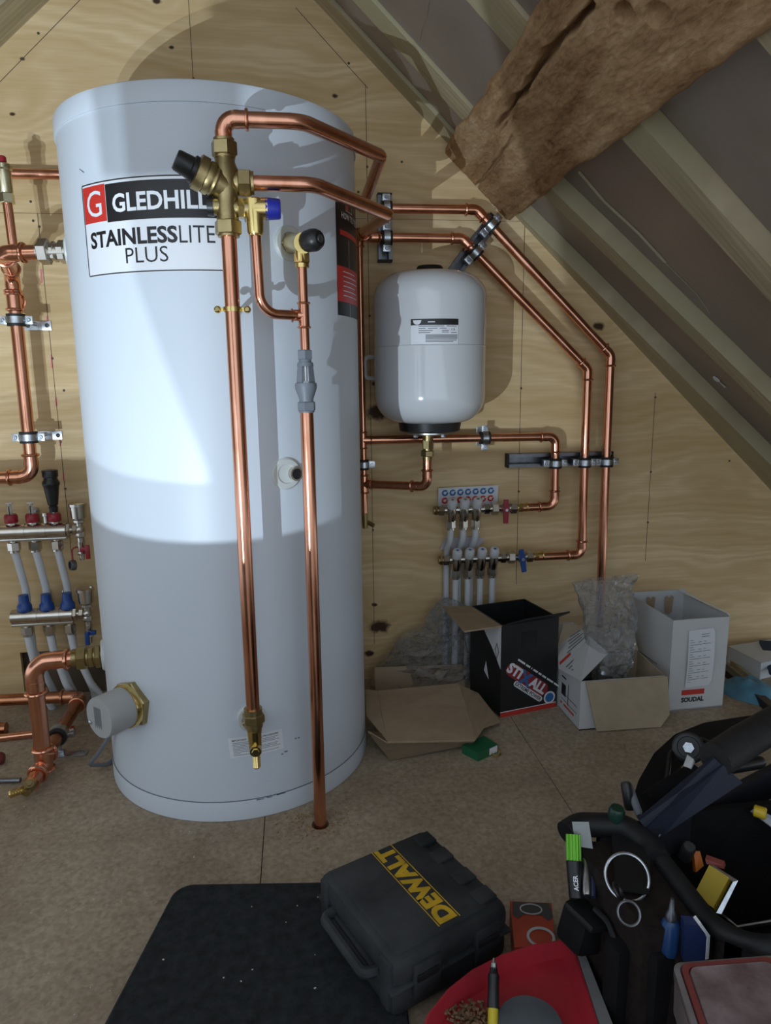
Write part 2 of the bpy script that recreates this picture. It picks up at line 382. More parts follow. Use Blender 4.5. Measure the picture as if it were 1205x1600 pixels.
for k, (px, py, l) in enumerate(((64, 442, .05), (73, 513, .045), (80, 575, .05), (87, 635, .035), (93, 697, .04), (98, 750, .03))):
    p = on_wall(px, py); MB().slab([p+V(0, 0, 0), p+V(.004, 0, 0), p+V(.0055, 0, l*.62), p+V(.0015, 0, l*.62)], .0003).build('chalk_mark', PINK, wl)

# right roof slope: rafters with foil faced boards between
rr = struct('ceiling_right')
S0, SU, SM, S1 = -.37, .445, .66, 2.15
def rafter(sa, ya0, ya1, sb, yb0, yb1, depth=.13, parent=rr, rf=roof):
    m = MB(); m.hexa([rf(sa, ya0), rf(sb, yb0), rf(sb, yb1), rf(sa, ya1)], [rf(sa, ya0, depth), rf(sb, yb0, depth), rf(sb, yb1, depth), rf(sa, ya1, depth)])
    return m.build('rafter', TIMBER, parent)
def foil(sa, ya0, ya1, sb, yb0, yb1, d, parent=rr, rf=roof):
    m = MB(); m.hexa([rf(sa, ya0, d), rf(sb, yb0, d), rf(sb, yb1, d), rf(sa, ya1, d)], [rf(sa, ya0, d+.05), rf(sb, yb0, d+.05), rf(sb, yb1, d+.05), rf(sa, ya1, d+.05)])
    return m.build('insulation_board', FOIL, parent)
up = [(.0, -.064), (-.155, -.222), (-.495, -.59), (-.93, -1.0), (-1.36, -1.43), (-1.80, -1.87), (-2.25, -2.32)]
for y0, y1 in up: rafter(S0, y0, y1, SU, y0, y1)
for k in range(6): foil(S0, up[k][1]-.003, up[k+1][0]+.002, SU, up[k][1]-.003, up[k+1][0]+.002, .008)
# (y at s=.55, y at s=2.15) of each lower timber edge
lw = [((.03, .03), (-.022, -.175)), ((-.200, -.415), (-.250, -.465)), ((-.575, -.66), (-.645, -.73)), ((-.93, -1.0), (-1.0, -1.07)), ((-1.36, -1.43), (-1.43, -1.5)), ((-1.8, -1.87), (-1.87, -1.94)), ((-2.25, -2.3), (-2.32, -2.37))]
for (a0, a1), (b0, b1) in lw: rafter(SM, a0, b0, S1, a1, b1)
for k in range(6): foil(SM, lw[k][1][0]-.002, lw[k+1][0][0]+.002, S1, lw[k][1][1]-.002, lw[k+1][0][1]+.002, .036)
# silver tape along the joint between two boards, and creases in the facing
def strip(pts, w, d, name, mt):
    q = [on_roof(px, py, d) for px, py in pts]; m = MB()
    P0 = [roof(s, y-w/2, d-.0006) for s, y in q]; P1 = [roof(s, y+w/2, d-.0006) for s, y in q]
    n = len(q); m.add(P0+P1, [(i, i+1, n+i+1, n+i) for i in range(n-1)]); return m.build(name, mt, rr)
strip([(905, 268), (945, 315), (1000, 366), (1040, 410)], .012, .036, 'foil_tape', TAPE)
strip([(1040, 410), (1090, 460), (1110, 490)], .003, .036, 'foil_crease', TAPE)
strip([(1058, 474), (1110, 464), (1180, 458)], .002, .036, 'foil_crease', TAPE)
strip([(1142, 640), (1170, 648), (1205, 651)], .003, .036, 'foil_crease', TAPE)
strip([(1100, 300), (1150, 280), (1205, 262)], .002, .036, 'foil_crease', TAPE)
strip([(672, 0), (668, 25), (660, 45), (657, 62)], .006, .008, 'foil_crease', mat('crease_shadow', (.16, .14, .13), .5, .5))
s_, y_ = on_roof(1120, 592, .036); m = MB(); m.lathe(roof(s_, y_, .035), RN, [(0, .011), (.001, .010), (.0015, .004)], 9); m.add([roof(s_-.005, y_, .034), roof(s_+.03, y_-.004, .034), roof(s_+.028, y_-.016, .033)], [(0, 1, 2)]); m.build('tape_scrap', PAPER, rr)
# left slope
rl = struct('ceiling_left')
for k, (y0, y1) in enumerate(((.0, -.10), (-.55, -.62), (-1.0, -1.07), (-1.36, -1.43))):
    rafter(-.42, y0, y1, 1.9, y0, y1, .13, rl, roofl)
for a, b in ((-.102, -.548), (-.622, -.998), (-1.072, -1.358)): foil(-.42, a, b, 1.9, a, b, .02, rl, roofl)

# old oak purlin under the right slope
def oak_mat():
    m, t, b = nt('old_oak'); L = t.links
    tc = node(t, 'ShaderNodeTexCoord'); mp = node(t, 'ShaderNodeMapping'); mp.inputs['Scale'].default_value = (1, .3, 1); L.new(tc.outputs['Object'], mp.inputs['Vector'])
    n1 = node(t, 'ShaderNodeTexNoise', i_Scale=14.0, i_Detail=7.0, i_Roughness=.65, i_Distortion=.5); L.new(mp.outputs[0], n1.inputs['Vector'])
    n2 = node(t, 'ShaderNodeTexNoise', i_Scale=110.0, i_Detail=7.0, i_Roughness=.75, i_Distortion=.8); L.new(mp.outputs[0], n2.inputs['Vector'])
    ad = node(t, 'ShaderNodeMath', operation='MULTIPLY_ADD', i_1=.55); L.new(n2.outputs[0], ad.inputs[0]); L.new(n1.outputs[0], ad.inputs[2])
    r = ramp(t, [(.5, (.10, .05, .022)), (.68, (.32, .185, .090)), (.84, (.47, .30, .16)), (.97, (.58, .41, .25))]); L.new(ad.outputs[0], r.inputs[0])
    L.new(r.outputs[0], b.inputs['Base Color']); b.inputs['Roughness'].default_value = .85; b.inputs['Specular IOR Level'].default_value = .2
    bp = node(t, 'ShaderNodeBump', i_Strength=.7, i_Distance=.006); L.new(ad.outputs[0], bp.inputs['Height']); L.new(bp.outputs[0], b.inputs['Normal'])
    return m
OAK = oak_mat()
pt = thing('oak_purlin', 'thick old rough-hewn oak beam running under the roof slope, end against the plywood wall', 'beam', roof(.55, -.8))
CR = [on_roof(px, py, -.022) for px, py in ((775, 205), (800, 165), (824, 131), (854, 87), (889, 48), (924, 9))]
CR2 = [on_roof(px, py, -.022) for px, py in ((730, 310), (770, 260), (800, 215))]
HO = [on_roof(px, py, -.022) for px, py in ((976, 21), (1028, 24), (860, 228))]
def crack(s, y, C, w):
    best = 9
    for (s0, y0), (s1, y1) in zip(C, C[1:]):
        dx, dy = s1-s0, y1-y0; tt = max(0, min(1, ((s-s0)*dx+(y-y0)*dy)/(dx*dx+dy*dy)))
        best = min(best, math.hypot(s-s0-dx*tt, (y-y0-dy*tt)*.8))
    return max(0, 1-best/w)
m = MB(); NY, NB, ND = 420, 96, 8; Y0, Y1 = -.004, -1.55
prof = [(.438+.232*i/NB, -.022) for i in range(NB+1)]+[(.67, -.022+.16*j/ND) for j in range(1, ND+1)]+[(.67-.232*i/8, .138) for i in range(1, 9)]+[(.438, .138-.16*j/ND) for j in range(1, ND)]
K = len(prof); vs = []
for i in range(NY+1):
    y = Y0+(Y1-Y0)*i/NY
    for k, (s, d) in enumerate(prof):
        e0 = .010*noise.noise((0, y*5, 3))+.006*noise.noise((7, y*17, 3)); e1 = .012*noise.noise((0, y*4, 9))+.006*noise.noise((2, y*15, 9))
        f_ = (s-.438)/.232; s2 = s+e0*(1-f_)+e1*f_
        dd = d
        if k <= NB:
            ed = min(f_, 1-f_)
            dd += .010*max(0, 1-ed/.05)**2*(1+.8*noise.noise((s*8, y*7, 5)))
            dd += .0035*noise.noise((s*16, y*5, 0))+.0026*noise.noise((s*70, y*16, 2))+.0024*abs(noise.noise((s*150, y*42, 4)))+.0012*noise.noise((s*300, y*80, 6))
            cw = .0075+.007*noise.noise((1, y*14, 1))
            dd += .042*crack(s2+.006*noise.noise((3, y*22, 0)), y, CR, max(cw, .004))
            dd += .018*crack(s2+.005*noise.noise((3, y*22, 0)), y, CR2, max(cw*.5, .003))
            for q, (hs, hy) in enumerate(HO):
                dd += (.03, .03, .008)[q]*max(0, 1-math.hypot(s-hs, (y-hy)*.8)/(.015, .017, .010)[q])**.6
        vs.append(roof(s2, y, dd))
m.add(vs, [(i*K+k, i*K+(k+1) % K, (i+1)*K+(k+1) % K, (i+1)*K+k) for i in range(NY) for k in range(K)]+[tuple(range(K)), tuple(range(NY*K, (NY+1)*K))])
m.build('timber', OAK, pt, sharp=0)

# ------------------------------------------------------------------ work light on the floor behind the photographer's left, and unseen blockers added to shape its light
YEL = mat('lamp_yellow', (.6, .4, .02), .4)
wk = thing('work_light', 'twin headed yellow site work light on a low stand', 'work light', (-.62, -2.08, 0))
m = MB(); m.tube([(-.76, -2.0, .012), (-.48, -2.0, .012)], .012); m.tube([(-.76, -2.2, .012), (-.48, -2.2, .012)], .012); m.tube([(-.62, -2.0, .012), (-.62, -2.2, .012)], .012); m.tube([(-.62, -2.1, .012), (-.62, -2.1, .33)], .012); m.build('stand', DARKSTEEL, wk)
for q, p in enumerate(LAMP_SPOTS):
    rel = p[3]; p = Vector(p[:3])
    m = MB(); m.box(p+V(0, -.035, 0), (.03, .05, .03), bev=.004); m.build('lamp_head', YEL, wk)
    ld = bpy.data.lights.new('lamp_bulb', 'SPOT'); ld.energy = LAMP_POWER*rel; ld.spot_size = math.radians(150); ld.spot_blend = .5; ld.shadow_soft_size = .002; ld.color = (.74, .88, 1)
    lo = bpy.data.objects.new('lamp_bulb', ld); COL.objects.link(lo); lo.parent = wk; lo.location = p-wk.location
    lo.rotation_euler = (V(-.1, 0, 1.05)-p).to_track_quat('-Z', 'Y').to_euler()

ct = thing('light_blocker_crate', 'long low grey crate shape added out of view to block the work light low down', 'crate', (-.66, -1.63, 0))  # unseen block added so the lamps leave the lower cylinder in shade
m = MB(); m.box((-.66, -1.63, .175), (1.10, .055, .35), None, .004); m.build('body', GREYP, ct)
m = MB(); m.box((-.66, -1.63, .3595), (1.12, .060, .019), None, .001); m.build('lid', GREYP, ct)
bd = MB(); bd.slab([(-.530, -1.80, 0), (-.5365, -1.80, .3355), (-.5516, -1.80, .380), (-.5516, -1.80, .485), (-.608, -1.80, .485), (-.606, -1.80, .432), (-.636, -1.80, .428), (-.640, -1.80, .500), (-.560, -1.80, .505), (-.57, -1.80, .56), (-.575, -1.80, 1.1), (-.28, -1.80, 1.1), (-.28, -1.80, 0)], .010)  # added unseen; slanted edge and hook cut to shape light on the cylinder
single(bd.build('light_blocker_board', PLYBACK), 'hooked brown board added out of view to shape the patches of the work light', 'board')

# ================================================================== hot water cylinder
TX, TY, TR, TH = -.1424, -.3135, .275, 1.2735
def tk(deg, z, d=0.0):
    a = math.radians(deg); return V(TX+(TR+d)*math.cos(a), TY+(TR+d)*math.sin(a), z)
def radial(deg): a = math.radians(deg); return V(math.cos(a), math.sin(a), 0)
tank = thing('hot_water_cylinder', 'tall white hot water cylinder with black, red and white maker label', 'water heater', (TX, TY, 0))
m = MB(); m.lathe((TX, TY, .036), (0, 0, 1), [(0, TR), (1.205, TR)], 160, cap=False); m.build('shell', TANK, tank)
m = MB(); m.lathe((TX, TY, 1.240), (0, 0, 1), [(0, TR-.004), (0, TR+.0022), (.002, TR+.003), (.026, TR+.003), (.031, TR+.0015), (.0335, TR-.003), (.0345, .2), (.0345, .001)], 160); m.build('top_cap', TANK, tank)
m = MB(); m.lathe((TX, TY, 0), (0, 0, 1), [(0, TR-.003), (.001, TR+.002), (.036, TR+.002), (.040, TR+.0005), (.040, TR-.004)], 160); m.build('base_ring', TANK, tank)
m = MB(); m.lathe((TX, TY, .0395), (0, 0, 1), [(0, TR+.0016), (.0012, TR+.0016), (.0012, TR-.002)], 160, cap=False); m.build('seam', GREYP, tank)
def rosette(deg, z, r, name='pipe_flange'):
    n = radial(deg); p = tk(deg, z, -.004)
    mm = MB(); mm.lathe(p, n, [(0, r), (.006, r), (.0085, r-.003), (.0085, r*.62), (.006, r*.58), (.006, .001)], 36); return mm.build(name, CLEARW, tank)
rosette(301.1, 1.0405, .0285); f2 = rosette(296.3, .6516, .0285); rosette(278.7, .2050, .0265); rosette(183, 1.0615, .034); rosette(193, .262, .032)
n = radial(299.5); p = tk(299.5, .6508, .0)
m = MB(); m.lathe(p, n, [(0, .0125), (.012, .0125), (.012, .0095), (.002, .0095)], 24, cap=False); m.build('pocket_tube', NICKEL, f2)
m = MB(); m.lathe(p, n, [(.0095, .0096), (.0100, .001)], 24); m.build('pocket_bore', INK, f2)

# main label, laid on the curved shell; u is arc length from its left edge, v is height above its lower edge
LA0, LZ0 = 224.4, .9885
def lab(u, v, d=.0004): return tk(LA0+math.degrees(u/TR), LZ0+v, d)
lb = MB(); patch(lb, lambda u, v: lab(u, v, .0003), 0, .262, 0, .1465, 40); lb = lb.build('main_label', LABELW, tank, 'white maker label with black band and red square')
def prt(mt, fn, name='print', parent=None, label=None):
    mm = MB(); fn(mm); return mm.build(name, mt, parent, label)
L7 = lambda u, v: lab(u, v, .0007); L9 = lambda u, v: lab(u, v, .0011)
def frame(mm):
    for a in ((.002, .262, .1437, .1457), (.002, .262, .0010, .0029)): patch(mm, L7, *a, 40)
    patch(mm, L7, .0005, .0027, .003, .1442); 
prt(INK, frame, 'label_border', lb)
prt(REDINK, lambda mm: patch(mm, L7, .0035, .0590, .0845, .1410, 8), 'red_square', lb)
prt(INK, lambda mm: patch(mm, L7, .0600, .250, .0815, .1395, 30), 'black_band', lb)
def gl(mm):
    lettering(mm, 'GLEDHILL', .0285, .164, L9, .1555, .1090, .026)
prt(LABELW, gl, 'lettering', lb)
prt(LABELW, lambda mm: lettering(mm, 'G', .040, .036, L9, .0315, .1130, .0), 'logo_letter', lb)
for tx_, h_, w_, u_, v_, b_ in (('STAINLESS', .0262, .169, .0995, .0570, .030), ('LITE', .0262, .056, .2150, .0570, -.004), ('PLUS', .0240, .075, .1295, .0275, -.004)):
    prt(INK, lambda mm: lettering(mm, tx_, h_, w_, L7, u_, v_, b_), 'lettering', lb)
# side label: black and red test notice
def slab_(u, v, d=.0004): return tk(325.3+math.degrees(u/TR), .931+v, d)
sl = MB(); patch(sl, lambda u, v: slab_(u, v, .0003), 0, .20, 0, .222, 30); sl = sl.build('side_label', INK, tank, 'black and red notice wrapped round the side')
S7 = lambda u, v: slab_(u, v, .0008); S9 = lambda u, v: slab_(u, v, .0012)
prt(REDINK, lambda mm: (patch(mm, S7, 0, .20, .025, .088, 30), patch(mm, S7, .014, .20, .143, .152, 26)), 'red_panel', sl)
prt(LABELW, lambda mm: lettering(mm, 'HOW TO TEST', .011, .10, S9, .07, .178, .01), 'lettering', sl)
prt(LABELW, lambda mm: ([patch(mm, S9, .022, .11-.01*(k % 3), .036+k*.0085, .0375+k*.0085, 10) for k in range(6)],), 'small_print', sl)
prt(LABELW, lambda mm: (patch(mm, S9, .04, .041, .188, .206), patch(mm, S9, .075, .076, .188, .206), patch(mm, S9, .04, .076, .188, .189, 5), patch(mm, S9, .04, .076, .205, .206, 5)), 'logo_frame', sl)
prt(REDINK, lambda mm: patch(mm, S9, .0425, .052, .1905, .2035, 3), 'red_square', sl)
# draining procedure sticker
D4 = lambda u, v: tk(270.0+math.degrees((u-v*.06)/TR), .128+v+u*.03, .0005); D8 = lambda u, v: tk(270.0+math.degrees((u-v*.06)/TR), .128+v+u*.03, .0009)
st = MB(); patch(st, D4, 0, .100, 0, .040, 14); st = st.build('instruction_sticker', LABELW, tank)
prt(INK, lambda mm: lettering(mm, 'IMPORTANT - DRAINING PROCEDURE', .0034, .086, D8, .049, .0345, .01), 'lettering', st)
prt(INKGREY, lambda mm: [patch(mm, D8, .007, (.092, .085, .093, .06, .09, .088, .094, .02, .09)[k], .029-k*.0031, .0299-k*.0031, 10) for k in range(9)], 'small_print', st)
m = MB(); patch(m, lambda u, v: tk(224.3+math.degrees(u/TR), 1.16+v-u*.6, .0006), 0, .012, 0, .0012); m.build('scuff', INK, tank)
m = MB(); [m.add([tk(a, z, .0022+.0006), tk(a+w, z, .0028), tk(a+w, z+.0012, .0028), tk(a, z+.0015, .0028)], [(0, 1, 2, 3)]) for a, z, w in ((279, .0375, 3), (283, .0382, 2.2), (287, .039, 3.5))]; m.build('scuff', INK, tank)
m = MB(); [m.add([tk(a, z, .0004), tk(a+.9, z, .0004), tk(a+.8, z+.003, .0004), tk(a+.1, z+.0025, .0004)], [(0, 1, 2, 3)]) for a, z in ((295.5, .142), (296.8, .1415), (291.5, .121), (290.8, .1215), (289.6, .118))]; m.build('scuff', INKGREY, tank, kind='stuff')
m = MB(); patch(m, lambda u, v: tk(336.5+math.degrees(u/TR), .60+v, .0004), 0, .0012, 0, .47); m.build('shell_seam', CAPWHITE, tank)
# immersion heater
ID, IZ = 228.7, .2185; n = radial(ID); p = tk(ID, IZ)
ih = MB(); ih.lathe(p-n*.012, n, [(0, .047), (.020, .047), (.022, .045), (.022, .030)], 6, True, .3); ih = ih.build('immersion_heater', BRASS, tank, 'hexagonal brass boss of the immersion heater')
m = MB(); m.lathe(p, n, [(.010, .0425), (.016, .0425), (.020, .041), (.020, .03)], 40); m.build('sealing_ring', BRASS_BRIGHT, ih)
m = MB(); m.lathe(p, n, [(.014, .0385), (.070, .0385), (.0725, .037), (.0725, .001)], 48); cap = m.build('terminal_cover', LIGHTGREYP, ih)
u_, w_, _ = basis(n)
m = MB(); m.lathe(p+n*.0725-V(0, 0, .014)-u_*.026, n, [(0, .004), (.003, .004), (.004, .002)], 12); m.build('screw', STEEL, cap)
IU = u_.copy(); IP = p.copy(); IN = n.copy()
def ihl(u, v): return IP+IN*.073+IU*u+V(0, 0, 1)*v
m = MB(); [patch(m, ihl, -.004+(k-3)*.0030, -.0022+(k-3)*.0030, -.020+(k % 2)*.004, .020) for k in range(7)]; m.build('small_print', INKGREY, cap)
m = MB(); m.tube(fillet([p+n*.03-V(0, 0, .034), V(-.385, -.46, .13), V(-.425, -.43, .07), V(-.455, -.40, .03), V(-.430, -.36, .006), V(-.40, -.28, .006), V(-.40, -.16, .006)], .03), .0042, 8); m.build('cable', GREYP, ih)

# ================================================================== copper work
def run(t, pts, r, bend=None, elbows=None, mt=None, beads=True, plain=()):
    """straight pipes and elbow fittings as parts of t; corners listed in plain are pulled bends"""
    mt = mt or COPPER; pts = [Vector(p) for p in pts]; bend = bend or r*1.9
    seg = [[pts[0]]]
    for i in range(1, len(pts)-1):
        a, b, c = pts[i-1], pts[i], pts[i+1]
        if i in plain: seg[-1].append(b); continue
        d0 = (a-b).normalized(); d1 = (c-b).normalized(); ang = d0.angle(d1)
        L = min(bend/math.tan(ang/2), (a-b).length*.48, (c-b).length*.48); ext = r*1.7
        e = fillet([b+d0*(L+ext), b, b+d1*(L+ext)], bend)
        m = MB(); m.tube(e, r*1.10, 18)
        m.tube([b+d0*L, b+d0*(L+ext*.35)], r*1.14, 18); m.tube([b+d1*L, b+d1*(L+ext*.35)], r*1.14, 18)
        eb = m.build('elbow', mt, t)
        for q, dd in ((b+d0*(L+ext*.92), d0), (b+d1*(L+ext*.92), d1)): MB().ring(q, dd, r*1.17, r*.24, 20, 8).build('bead', mt, eb)
        seg[-1].append(b+d0*(L+ext*.5)); seg.append([b+d1*(L+ext*.5)])
    seg[-1].append(pts[-1])
    for s in seg:
        m = MB(); m.tube(fillet(s, r*3.6, 8), r, 18); m.build('pipe', mt, t)
def tee(t, c, ax, br, r, l=None, mt=None):
    c = Vector(c); ax = Vector(ax).normalized(); br = Vector(br).normalized(); l = l or r*2.6; mt = mt or COPPER
    m = MB(); m.tube([c-ax*l, c+ax*l], r*1.12, 18); m.tube([c, c+br*l], r*1.12, 18); o = m.build('tee', mt, t)
    for q, dd in ((c-ax*l*.9, ax), (c+ax*l*.9, ax), (c+br*l*.9, br)): MB().ring(q, dd, r*1.17, r*.24, 20, 8).build('bead', mt, o)

# inlet valve group on the riser
VX, VY = -.0905, -.665
iv = thing('inlet_valve', 'brass pressure reducing inlet valve with black knob and blue relief cap', 'valve', (VX, VY, 1.03))
m = MB()
m.lathe((VX, VY, 1.036), (0, 0, 1), [(0, .013), (.012, .015), (.03, .0165), (.045, .016), (.055, .019), (.085, .019), (.095, .015), (.118, .014)], 24)
b0, b1 = V(VX, VY, 1.096), V(VX-.036, VY-.012, 1.113)
m.cyl(b0, b1, .0190, .0225)
m.cyl((VX, VY, 1.104), (VX+.022, VY, 1.104), .0145)
m.cyl((VX+.0, VY, 1.068), (VX+.040, VY, 1.068), .0125); m.cyl((VX, VY, 1.070), (VX-.024, VY, 1.070), .0125)
m.build('body', BRASS, iv)
ax = (b1-b0).normalized()
m = MB(); m.lathe(b1-ax*.018, ax, [(0, .0235), (.004, .0245), (.009, .0235)], 28); m.lathe(b1-ax*.007, ax, [(0, .0255), (.012, .0255), (.0135, .023), (.0135, .01)], 28); m.lathe(b1-ax*.026, ax, [(0, .0215), (.003, .0225), (.006, .0215)], 28); m.build('bonnet_ring', BRASS, iv)
m = MB(); m.lathe(b1+ax*.004, ax, [(0, .0200), (.008, .0200), (.010, .0165), (.030, .0150), (.033, .0135), (.033, .001)], 14); m.build('knob', BLACKP, iv)
for nm, q0, q1, r in (('top_nut', (VX, VY, 1.140), (VX, VY, 1.160), .0195), ('outlet_nut', (VX+.018, VY, 1.104), (VX+.037, VY, 1.104), .0205), ('bottom_nut', (VX, VY, 1.030), (VX, VY, 1.050), .0205)):
    m = MB(); m.nut(q0, q1, r, .3); e = (Vector(q1)-Vector(q0)).normalized(); m.cyl(Vector(q0)-e*.003, Vector(q1)+e*.004, r*.80); m.build(nm, BRASS, iv)
m = MB(); m.cyl((VX-.020, VY, 1.070), (VX-.029, VY, 1.070), .0145, .0135); m.build('side_plug', BLACKP, iv)
rx = VX+.040
rv = MB(); rv.lathe((rx, VY, 1.030), (0, 0, 1), [(0, .0105), (.004, .012), (.024, .013), (.030, .0145), (.05, .0145), (.052, .012)], 24); rv.cyl((rx, VY, 1.068), (rx+.020, VY, 1.068), .0150, .0162); rv.nut((rx-.024, VY, 1.068), (rx-.014, VY, 1.068), .0155)
rv = rv.build('relief_valve', BRASS_BRIGHT, iv)
m = MB(); m.lathe((rx+.017, VY, 1.068), (1, 0, 0), [(0, .0165), (.020, .0150), (.022, .0135), (.0225, .010), (.0225, .001)], 12); m.build('blue_cap', BLUECAP, rv)
m = MB(); m.ring((rx, VY, 1.031), (0, 0, 1), .0095, .0018); m.build('collar', BRASS_BRIGHT, rv)

rs = thing('riser_pipe', 'thick straight copper pipe up the front of the cylinder, below the brass inlet valve', 'pipe', (VX, VY, .24))
run(rs, [(VX, VY, 1.045), (VX, VY, .245)], .0117)
dc = thing('drain_elbow', 'brass elbow with drain cock at the foot of the riser on the cylinder', 'valve', (VX, VY, .16))
q = tk(278.7, .205); c = V(VX+.001, VY, .215)
m = MB(); m.tube(fillet([q-radial(278.7)*.004, c, c+V(0, 0, .03)], .012), .0125, 18); m.nut(q+radial(278.7)*.006, q+radial(278.7)*.022, .0185); m.nut((VX, VY, .236), (VX, VY, .252), .0195, .3); m.cyl((VX, VY, .228), (VX, VY, .262), .0155); m.build('body', BRASS, dc)
m = MB(); m.cyl((VX, VY, .222), (VX+.001, VY, .178), .0125, .0105); m.cyl((VX+.002, VY, .190), (VX+.002, VY-.018, .190), .0095); m.nut((VX+.002, VY-.016, .190), (VX+.002, VY-.020, .190), .0065); m.build('drain_cock', BRASS_BRIGHT, dc)
m = MB(); m.lathe((VX+.0015, VY, .180), (0, 0, -1), [(0, .0085)]+[(.004+.004*k+e, .0072 if e else .0058) for k in range(6) for e in (0, .003)]+[(.030, .0055)], 16); m.build('hose_tail', BRASS_BRIGHT, dc)
bc = thing('pipe_clip', 'polished brass two-screw clip on the riser pipe', 'pipe clip', (VX, VY, .915))
m = MB(); m.lathe((VX, VY, .918), (0, 0, 1), [(0, .0122), (0, .0142), (.007, .0142), (.007, .0122)], 24, cap=False); m.build('band', BRASS_BRIGHT, bc)
for s in (-1, 1):
    m = MB(); m.box((VX+s*.0165, VY, .9215), (.007, .004, .006), bev=.001); m.ball((VX+s*.0225, VY, .9215), .0058); m.build('ear', BRASS_BRIGHT, bc)
    m = MB(); m.cyl((VX+s*.0225, VY-.006, .9215), (VX+s*.0225, VY-.0075, .9215), .003); m.build('screw', BRASS, bc)
m = MB(); m.cyl((VX, VY+.013, .9215), (VX, TY-TR+.012, .9215), .004); m.build('stem', BRASS_BRIGHT, bc)

# upper supply pipe round the right of the cylinder
pa = thing('supply_pipe', 'copper pipe arching from the top of the inlet valve round to the wall', 'pipe', (VX, VY, 1.15))
run(pa, [(VX, VY, 1.155), (VX, VY, 1.191), (.025, VY, 1.191), (.170, -.455, 1.209), (.174, -.05, 1.2135)], .0112, bend=.024, plain=(2, 3))
pb = thing('supply_pipe', 'copper pipe bending from the right outlet of the inlet valve to the wall', 'pipe', (VX, VY, 1.10))
run(pb, [(VX+.035, VY, 1.104), (.040, VY, 1.104), (.181, -.462, 1.108), (.172, -.105, 1.150)], .0112, plain=(1, 2))

# wall runs on the right
WY = -.05
r1 = thing('wall_pipe', 'outer copper pipe on the right wall, slanting under the roof and down to the floor', 'pipe', (.815, WY, 0))
run(r1, [(.174, -.05, 1.2135), (.452, WY, 1.2145), (.811, WY, .868), (.815, WY, 0)], .0112)
r2 = thing('wall_pipe', 'inner copper pipe on the right wall, slanting then dropping to the blue handled valve', 'pipe', (.752, WY, .34))
run(r2, [(.172, -.105, 1.150), (.178, WY, 1.1475), (.417, WY, 1.1485), (.751, WY, .833), (.754, WY, .341), (.622, WY, .341)], .0112, bend=.02)
r3 = thing('wall_pipe', 'copper pipe along the wall under the expansion vessel, down to the red handled valve', 'pipe', (.672, WY, .47))
run(r3, [(.166, WY, .664), (.671, WY, .6625), (.673, WY, .4775), (.576, WY, .4765)], .0108, bend=.024)
r4 = thing('drop_pipe', 'thin copper pipe dropping beside the cylinder to a drain cock', 'pipe', (.166, WY, .45))
run(r4, [(.166, WY, 1.14), (.167, WY, .47)], .0078)
tee(r4, (.166, WY, 1.146), (0, 0, 1), (1, 0, 0), .0085); tee(r4, (.166, WY, .664), (0, 0, 1), (1, 0, 0), .0085)
tee(r4, (.167, WY, .553), (0, 0, 1), V(.145, -.1, 0), .0095)
br4 = thing('branch_pipe', 'short copper branch rising into the brass foot of the expansion vessel', 'pipe', (.311, -.15, .55))
run(br4, [(.180, WY-.009, .553), (.311, -.15, .556), (.311, -.15, .624)], .0108, bend=.024)
m = MB(); m.cyl((.167, WY, .478), (.168, WY, .438), .008, .007); m.build('drain_cock', BRASS, r4)
m = MB(); m.lathe((.169, WY, .456), V(.8, -.2, -.45), [(0, .0055)]+[(.004+.004*k+e, .0062 if e else .005) for k in range(5) for e in (0, .003)]+[(.026, .004)], 12); m.build('hose_tail', BRASS, r4)

# temperature relief valve, discharge loop, tundish and discharge pipe
DX, DY = .0185, -.623
pv = thing('relief_valve', 'brass temperature relief valve with ribbed black knob on the white flange', 'valve', (DX, DY, 1.0))
a0 = tk(301.1, 1.0405, .002); a1 = V(DX, DY-.004, 1.027); ad_ = (a1-a0).normalized()
m = MB(); m.nut(a0, a0+ad_*.022, .0165); m.cyl(a0+ad_*.015, a1+ad_*.016, .0150, .0158); m.cyl(a1, (DX, DY-.002, .998), .0125, .0112); m.build('body', BRASS_BRIGHT, pv)
m = MB(); m.nut((DX, DY-.001, 1.012), (DX, DY-.001, .996), .0140); m.cyl((DX, DY, .998), (DX, DY, .990), .0115); m.build('outlet_nut', BRASS_BRIGHT, pv)
kd = V(.72, -.66, .05).normalized(); k0 = a1+ad_*.004+kd*.012
m = MB(); m.lathe(k0, kd, [(0, .0165), (.012, .0175), (.018, .0165), (.024, .0135), (.026, .011), (.026, .001)], 16); kb = m.build('knob', BLACKP, pv)
m = MB(); m.lathe(k0+kd*.026, kd, [(0, .0062), (.0015, .006), (.0015, .003), (.0005, .001)], 14); m.build('knob_screw', DARKSTEEL, kb)
dl = thing('discharge_loop', 'thin copper pipe curving from the blue relief cap into the vertical discharge tee', 'pipe', (DX, DY, .85))
run(dl, [(rx, VY+.004, 1.034), (rx+.001, VY+.010, .975)], .0078)
m = MB(); m.tube(fillet([(rx+.001, VY+.010, .978), (rx+.002, VY+.014, .9165), (DX-.008, DY, .9165)], .075, 14), .0078, 18); m.build('bend', COPPER, dl)
tee(dl, (DX+.0006, DY, .9165), (0, 0, 1), (-1, 0, 0), .0080, .021)
run(dl, [(DX, DY, .995), (DX+.001, DY, .846)], .0078)
td = thing('tundish', 'grey plastic tundish with open windows in the discharge pipe', 'tundish', (DX, DY, .764))
m = MB(); m.nut((DX, DY, .862), (DX, DY, .8465), .0132); m.cyl((DX, DY, .848), (DX, DY, .836), .0100, .0115); m.build('top_nut', GREYP, td)
m = MB(); m.lathe((DX, DY, .842), (0, 0, -1), [(0, .0100), (0, .0128), (.006, .0138), (.006, .010)], 20, cap=False)
